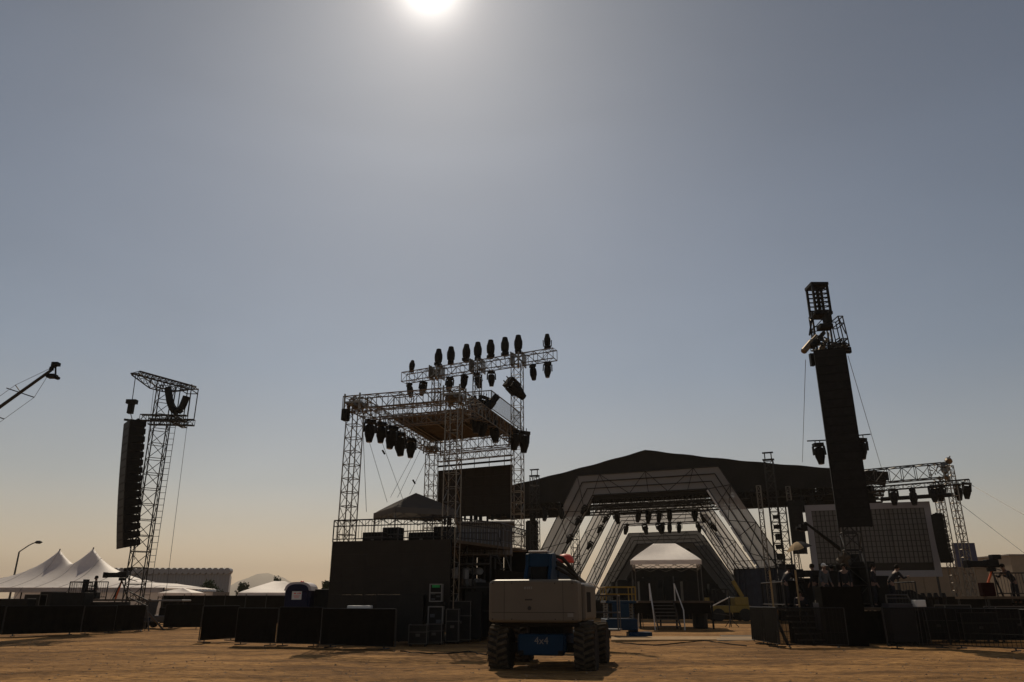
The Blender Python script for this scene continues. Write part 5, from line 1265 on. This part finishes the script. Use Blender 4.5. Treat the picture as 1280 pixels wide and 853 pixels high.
mb.build('rung', M['bulk'], t, kind='stuff')
MB().tube(b, V((b.x+.3, 45, 0)), .035, 6).build('foot', M['bulk'], t)
# utility cart
c = P(207, 752, 50); c.z = 0; t = thing('utility_cart', 'pale covered utility cart behind the set back barriers', 'cart', c)
MB().box(c+V((0, 0, .55)), (2.3, 1.3, .4)).build('body', M['offwhite'], t, .08); MB().box(c+V((0, 0, 1.62)), (2.7, 1.35, .10)).build('roof', M['offwhite'], t, .03)
for x in (-1.0, 0, 1.0):
    for y in (-.58, .58): MB().tube(c+V((x, y, .7)), c+V((x*1.05, y, 1.6)), .022, 6).build('post', M['blackmetal'], t)
MB().prism([c+V((-1.15, -.64, .35)), c+V((-.35, -.64, .35)), c+V((-.15, -.64, 1.58)), c+V((-.95, -.64, 1.58))], (0, .03, 0)).build('windscreen', M['greycloth'], t)
MB().prism([c+V((-.98, -.66, .42)), c+V((-.52, -.66, .42)), c+V((-.50, -.66, .62)), c+V((-.96, -.66, .62))], (0, .015, 0)).build('blue_badge', M['blue'], t)
for x in (-.8, .8):
    for y in (-.6, .5): MB().lathe(c+V((x, y, .25)), [(.12, 0), (.25, .01), (.25, .14), (.12, .15)], (0, 1, 0), 14).build('wheel', M['rubber'], t)
MB().box(c+V((.2, 0, .95)), (.6, 1.1, .5)).build('seat', M['blackmetal'], t, .05)

# right: operator platform around the tower foot
zr = 1.36
c0, c1 = P(968, 752, 33.5), P(1128, 752, 33.5)
rp_ = thing('mixing_platform', 'dark platform crowded with people and gear at the right tower foot', 'platform', ((c0.x+c1.x)/2, 33.5, 0))
for i in range(6):
    x0_ = c0.x+(c1.x-c0.x)*i/6; x1_ = c0.x+(c1.x-c0.x)*(i+.985)/6; MB().box(((x0_+x1_)/2, 33.6, zr-.05), (x1_-x0_, 3.0, .1)).build('deck_board', M['ply'], rp_)
    MB().box(((x0_+x1_)/2, 32.08, zr/2-.06), (x1_-x0_, .04, zr-.14)).build('skirt_panel', M['scrim'], rp_)
railing(rp_, [(c0.x, 32.2, 0), (c0.x, 35, 0), (c1.x, 35, 0), (c1.x, 32.2, 0)], zr, 1.0, M['steel'], .25)
xs = P(992, 752, 32.4).x
t = thing('steps', 'dark metal steps up to the right platform, handrails coloured tan as if sunlit', 'steps', (xs, 31.6, 0))
for i in range(6): MB().box((xs, 30.9+.24*i, .2+.21*i), (1.0, .27, .05)).build('tread', M['bulk'], t)
for px in (976.5, 1010):
    x = P(px, 752, 31).x; a = V((x, 31.0, .1)); MB().path([V((x, 32.0, .75)), V((x, 31.98, 2.0)), V((x-.03, 31.9, 2.8))], .038, 8).build('handrail', M['tan'], t)  # sunlight on the rails is put into their tan colour
    MB().bar((x, 30.8, .05), (x, 32.3, zr), .05, .18).build('stringer', M['steel'], t)
person((P(1034, 752, 33).x, 33.0, zr), R(20), 'stand', 'person in a white cap and grey top standing on the right platform', M['greycloth'], M['navycloth'], True, M['white'])
person((P(1022, 752, 33.4).x, 33.4, zr), R(-140), 'stand', 'person in dark clothing left of the one in the white cap', M['navycloth'], M['navycloth'])
person((P(1098, 752, 33.2).x, 33.4, zr), R(60), 'stand', 'person in dark clothing standing right of the tower on the platform', M['navycloth'], M['navycloth'])
person((P(1114, 752, 33.2).x, 33.0, zr), R(100), 'lean', 'person leaning over gear at the platform right end', M['navycloth'], M['navycloth'])
person((P(1002, 752, 32.3).x, 32.45, .72), R(-10), 'sit', 'seated person in pale trousers on the dark steps', M['navycloth'], M['greycloth'])
person((P(1058, 752, 33.4).x, 33.2, zr), R(-30), 'stand', 'person in dark clothing just left of the right tower mast', M['navycloth'], M['navycloth'])
person((P(984, 752, 33.4).x, 33.5, zr), R(120), 'lean', 'person in dark clothing bending beside the umbrella camera', M['navycloth'], M['navycloth'])
person((P(1046, 752, 34.4).x, 34.4, zr), R(-160), 'stand', 'person in dark clothing behind the one in the white cap', M['navycloth'], M['navycloth'], True, M['blackmetal'])
camera_rig((P(1003, 752, 33.5).x, 33.6, zr), R(160), 'broadcast camera beneath the tan umbrella on the right platform', M['blackmetal'])
c = P(999, 686, 33.6); t = thing('umbrella', 'small tan umbrella tilted over the camera on the right platform', 'umbrella', c)
tl = Matrix.Rotation(R(-14), 3, 'Y'); n = 8; rr = .58
apx = c+tl @ V((0, 0, .30))
for k in range(n):
    mb = MB()
    def fn(u, v, k=k):
        a_ = 2*PI*(k+u)/n; r_ = rr*v; return c+tl @ V((r_*math.cos(a_), r_*math.sin(a_), .30*(1-v**1.8)-.03*math.sin(PI*u)*v))
    mb.grid(fn, 3, 5); mb.build('umbrella_panel', M['tan'] if k in (2, 3, 4, 5) else M['navycloth'], t)
MB().tube(apx+V((0, 0, .05)), V((c.x+.05, c.y, zr+1.0)), .015, 6).build('shaft', M['steel'], t)
c = P(1050, 697, 34); mb = MB()
mb.grid(lambda u, v: (c.x-.25+.42*u+.07*math.sin(9*v), 33.6+.12*math.sin(11*u+5*v), 3.55-.55*v+.10*math.sin(7*u+3)), 10, 12); o = mb.build('tarpaulin', M['ply'], None, 0, True); m_ = o.modifiers.new('thick', 'SOLIDIFY'); m_.thickness = .02
tag(o, 'crumpled tan tarpaulin hung on the right tower foot', 'tarpaulin')
# upright gear on platform
for i, (px, w_, h_) in enumerate(((985, .9, 1.1), (1014, .8, 1.2), (1046, 1.0, 1.5), (1066, 1.0, 1.75), (1086, 1.0, 1.9), (1106, .7, 1.3))):
    a = P(px, 752, 34.3); gcase(px, 0, w_, h_, .7, ('low black case at the left end of the right platform', 'black case behind the camera on the right platform', 'black case below the hung tan tarpaulin', 'tall black case left of the right tower mast', 'tallest black case right of the right tower mast', 'black case at the right end of the right platform')[i], M['blackmetal'], Y=34.1, z=zr, bars=False, feet=False)
# tall black box, cabinets, white box in front
p0 = G(1085, 811); case_box('draped_box', 'tall plain black draped box in front of the right platform', 'box', (p0.x, 30.9, 0), (1.55, .8, P(1085, 733, 30.9).z-.02), R(-3), M['scrim'], False, bars=False)
M['paleblue'] = mat('pale_grey_cabinet', (.06, .055, .062), .55, 0, .08, 3)
for i, px in enumerate((1030, 1050)):
    p = P(px, 752, 31.2); case_box('wheeled_cabinet', ('left pale grey wheeled cabinet behind the open barrier', 'right pale grey wheeled cabinet beside the tall black box')[i], 'cabinet', (p.x, 31.3, .45), (.61, .6, 1.0), 0, M['paleblue'], bars=False)
p = P(1040, 752, 31.2); case_box('trolley', 'low black trolley carrying the two pale grey cabinets', 'trolley', (p.x, 31.3, 0), (1.35, .7, .33), 0, M['blackmetal'], bars=False)
o = MB().box((P(1040, 752, 31.2).x, 31.3, 1.60), (1.1, .5, .09)).build('console', M['beige'], None, .02); tag(o, 'thin beige console lying on top of the pale cabinets', 'console')
p = P(1124, 752, 31.6); case_box('wheeled_cabinet', 'wide dim grey cabinet right of the tall black box', 'cabinet', (p.x, 31.8, 0), (1.0, .6, 1.42), 0, M['paleblue'], bars=False)
t = thing('bench_frame', 'low metal frame standing on the dim grey cabinet', 'frame', (p.x, 31.8, 1.5)); mb = MB(); mb.path([(p.x-.5, 31.6, 1.55), (p.x-.5, 31.6, 1.85), (p.x+.35, 31.6, 1.85), (p.x+.5, 31.6, 1.5)], .03, 6); mb.path([(p.x-.5, 31.6, 1.72), (p.x+.4, 31.6, 1.72)], .025, 6); mb.build('tube_frame', M['bulk'], t)
p = P(1148, 752, 31.4); q_ = P(1148, 754.5, 31.4); t = thing('white_box', 'small sunlit white box on thin legs at right', 'box', (p.x, 31.4, 0)); MB().box((p.x, 31.4, q_.z), (.40, .35, .26)).build('body', M['white'], t, .02)
for sx_ in (-1, 1):
    for sy in (-1, 1): MB().tube((p.x+sx_*.13, 31.4+sy*.1, q_.z-.12), (p.x+sx_*.17, 31.4+sy*.13, 0), .015, 6).build('leg', M['offwhite'], t)
mb = MB(); 
t = thing('cable_reel_rack', 'black hump of coiled cables right of the platform', 'cable rack', (P(1130, 752, 34).x, 34, 0))
for k in range(5): MB().lathe((P(1118+7*k, 752, 34).x, 34, 1.55+.15*(k % 2)), [(.1, 0), (.38, .02), (.38, .06), (.2, .08), (.2, .3), (.38, .32), (.38, .36), (.1, .38)], (.2, 1, 0), 16).build('reel', M['blackmetal'], t)
MB().box((P(1132, 752, 34).x, 34.2, .6), (1.4, .7, 1.2)).build('stand', M['blackmetal'], t)

# far right camera platform
c = P(1247, 752, 34.5); zr = 1.8
riser('camera_platform', 'raised camera platform with picket railing at the right edge', (c.x+.5, 34.6), 3.2, 2.4, zr, [(c.x-.55, 33.5, 0), (c.x+1.2, 33.5, 0), (c.x+2.1, 33.5, 0)])
camera_rig((P(1249, 752, 34.3).x, 34.4, zr), R(4), 'long lens camera on orange legged tripod on the far right platform', M['orange'])
person((P(1272, 752, 34.3).x, 34.3, zr-.35), R(-80), 'lean', 'person in dark clothing leaning at the far right camera', M['navycloth'], M['navycloth'])
o = MB().box((P(1236, 752, 33.6).x, 33.55, zr+.28), (.55, .3, .55)).build('draped_case', M['red'], None, .03); o.data.materials[0] = mat('maroon_cloth', (.022, .005, .005), .95, spec=.05); tag(o, 'dark maroon draped case at the left of the far right railing', 'case')
# background at right
bgp = thing('container_row', 'long low beige container behind the screen legs at right', 'container', (P(1180, 752, 76).x, 76, 0))
xa, xb, zt_ = P(1092, 752, 76).x, P(1243, 752, 76).x, P(1180, 711, 76).z
for i in range(9): MB().box((xa+(xb-xa)*(i+.5)/9, 77.2, zt_/2), ((xb-xa)/9-.03, 2.4, zt_)).build('wall_panel', M['beige'], bgp)
MB().box(((xa+xb)/2, 77.2, zt_+.08), (xb-xa+.2, 2.6, .14)).build('roof', M['beige'], bgp)
a, b = P(1190, 679, 80), P(1217, 679, 80); c = P(1203, 705, 80)
t = thing('blue_hoarding', 'blue grey hoarding panel standing above the beige container', 'hoarding', ((a.x+b.x)/2, 80, 0)); MB().box(((a.x+b.x)/2, 80, (a.z+3)/2), (b.x-a.x, .3, a.z-3)).build('panel', M['bluegrey'], t)
for x in (a.x+.2, b.x-.2): MB().box((x, 80.3, 2.5), (.2, .2, 5)).build('post', M['steel'], t)
a = P(1262, 695, 120); t = thing('office_building', 'flat roofed beige building at the right edge', 'building', (a.x+9, 120, 0)); MB().box((a.x+9, 125, a.z/2), (18, 10, a.z)).build('wall', M['beige'], t); MB().box((a.x+9, 125, a.z+.12), (18.4, 10.4, .24)).build('roof', M['concrete'], t)
for k in range(5): MB().box((a.x+2+3.4*k, 119.97, a.z*.6), (1.6, .1, 1.6)).build('window', M['glass'], t)
fl = thing('screened_fence', 'dark scrim fence low before the beige container at right', 'fence', (P(1200, 752, 48).x, 48, 0)); xa, xb = P(1095, 752, 48).x, P(1300, 752, 48).x
for i in range(6):
    x0 = xa+(xb-xa)*i/6; x1 = xa+(xb-xa)*(i+1)/6; MB().box(((x0+x1)/2, 48, .95), (x1-x0-.05, .04, 1.8)).build('scrim_panel', M['scrim'], fl); MB().tube((x0, 48, 0), (x0, 48, 1.95+.1*(i % 2)), .04, 6).build('post', M['steel'], fl)
for i in range(7):
    px = 1127+9*i+random.uniform(-2, 2); a = P(px, 752, 46)
    o = MB().lathe((a.x, 46, 0), [(.05, 0), (.2, .05), (.12, .3), (.1, 1.7), (.16, 1.8), (.1, 2.05)], n=9).build('bollard_light', M['blackmetal']); tag(o, 'short black post lamp behind the right barriers, %s from left in its row' % ORD[i], 'lamp', 'post lamps behind the right barriers')

for k, (px, w_, h_, Y_) in enumerate(((1168, 1.6, 1.2, 33.2), (1196, 1.1, 1.35, 33.6), (1220, 1.5, 1.05, 33.0), (1268, 1.7, 1.3, 33.1))):  # added black cases, stand in for shade on the ground behind the mesh
    gcase(px, 0, w_, h_, .8, ('wide black case added to darken behind the mesh barriers, leftmost of four', 'upright black case added to darken behind the mesh barriers, second of four', 'low black case added to darken under the far right platform edge, third of four', 'black case added to darken the far right edge behind the barriers, last of four')[k], M['blackmetal'], Y=Y_)
# ------------------------------------------------------------------ haze
hm = bpy.data.materials.new('smoggy_air'); hm.use_nodes = True; t_ = hm.node_tree; t_.nodes.clear()
pv = t_.nodes.new('ShaderNodeVolumePrincipled'); pv.inputs['Color'].default_value = (.92, .82, .70, 1); pv.inputs['Density'].default_value = .00019; pv.inputs['Anisotropy'].default_value = .3
ho = t_.nodes.new('ShaderNodeOutputMaterial'); t_.links.new(pv.outputs[0], ho.inputs['Volume'])
hz = MB().box((0, 3000, 130.5), (11000, 7200, 263)).build('haze', hm, kind='stuff')
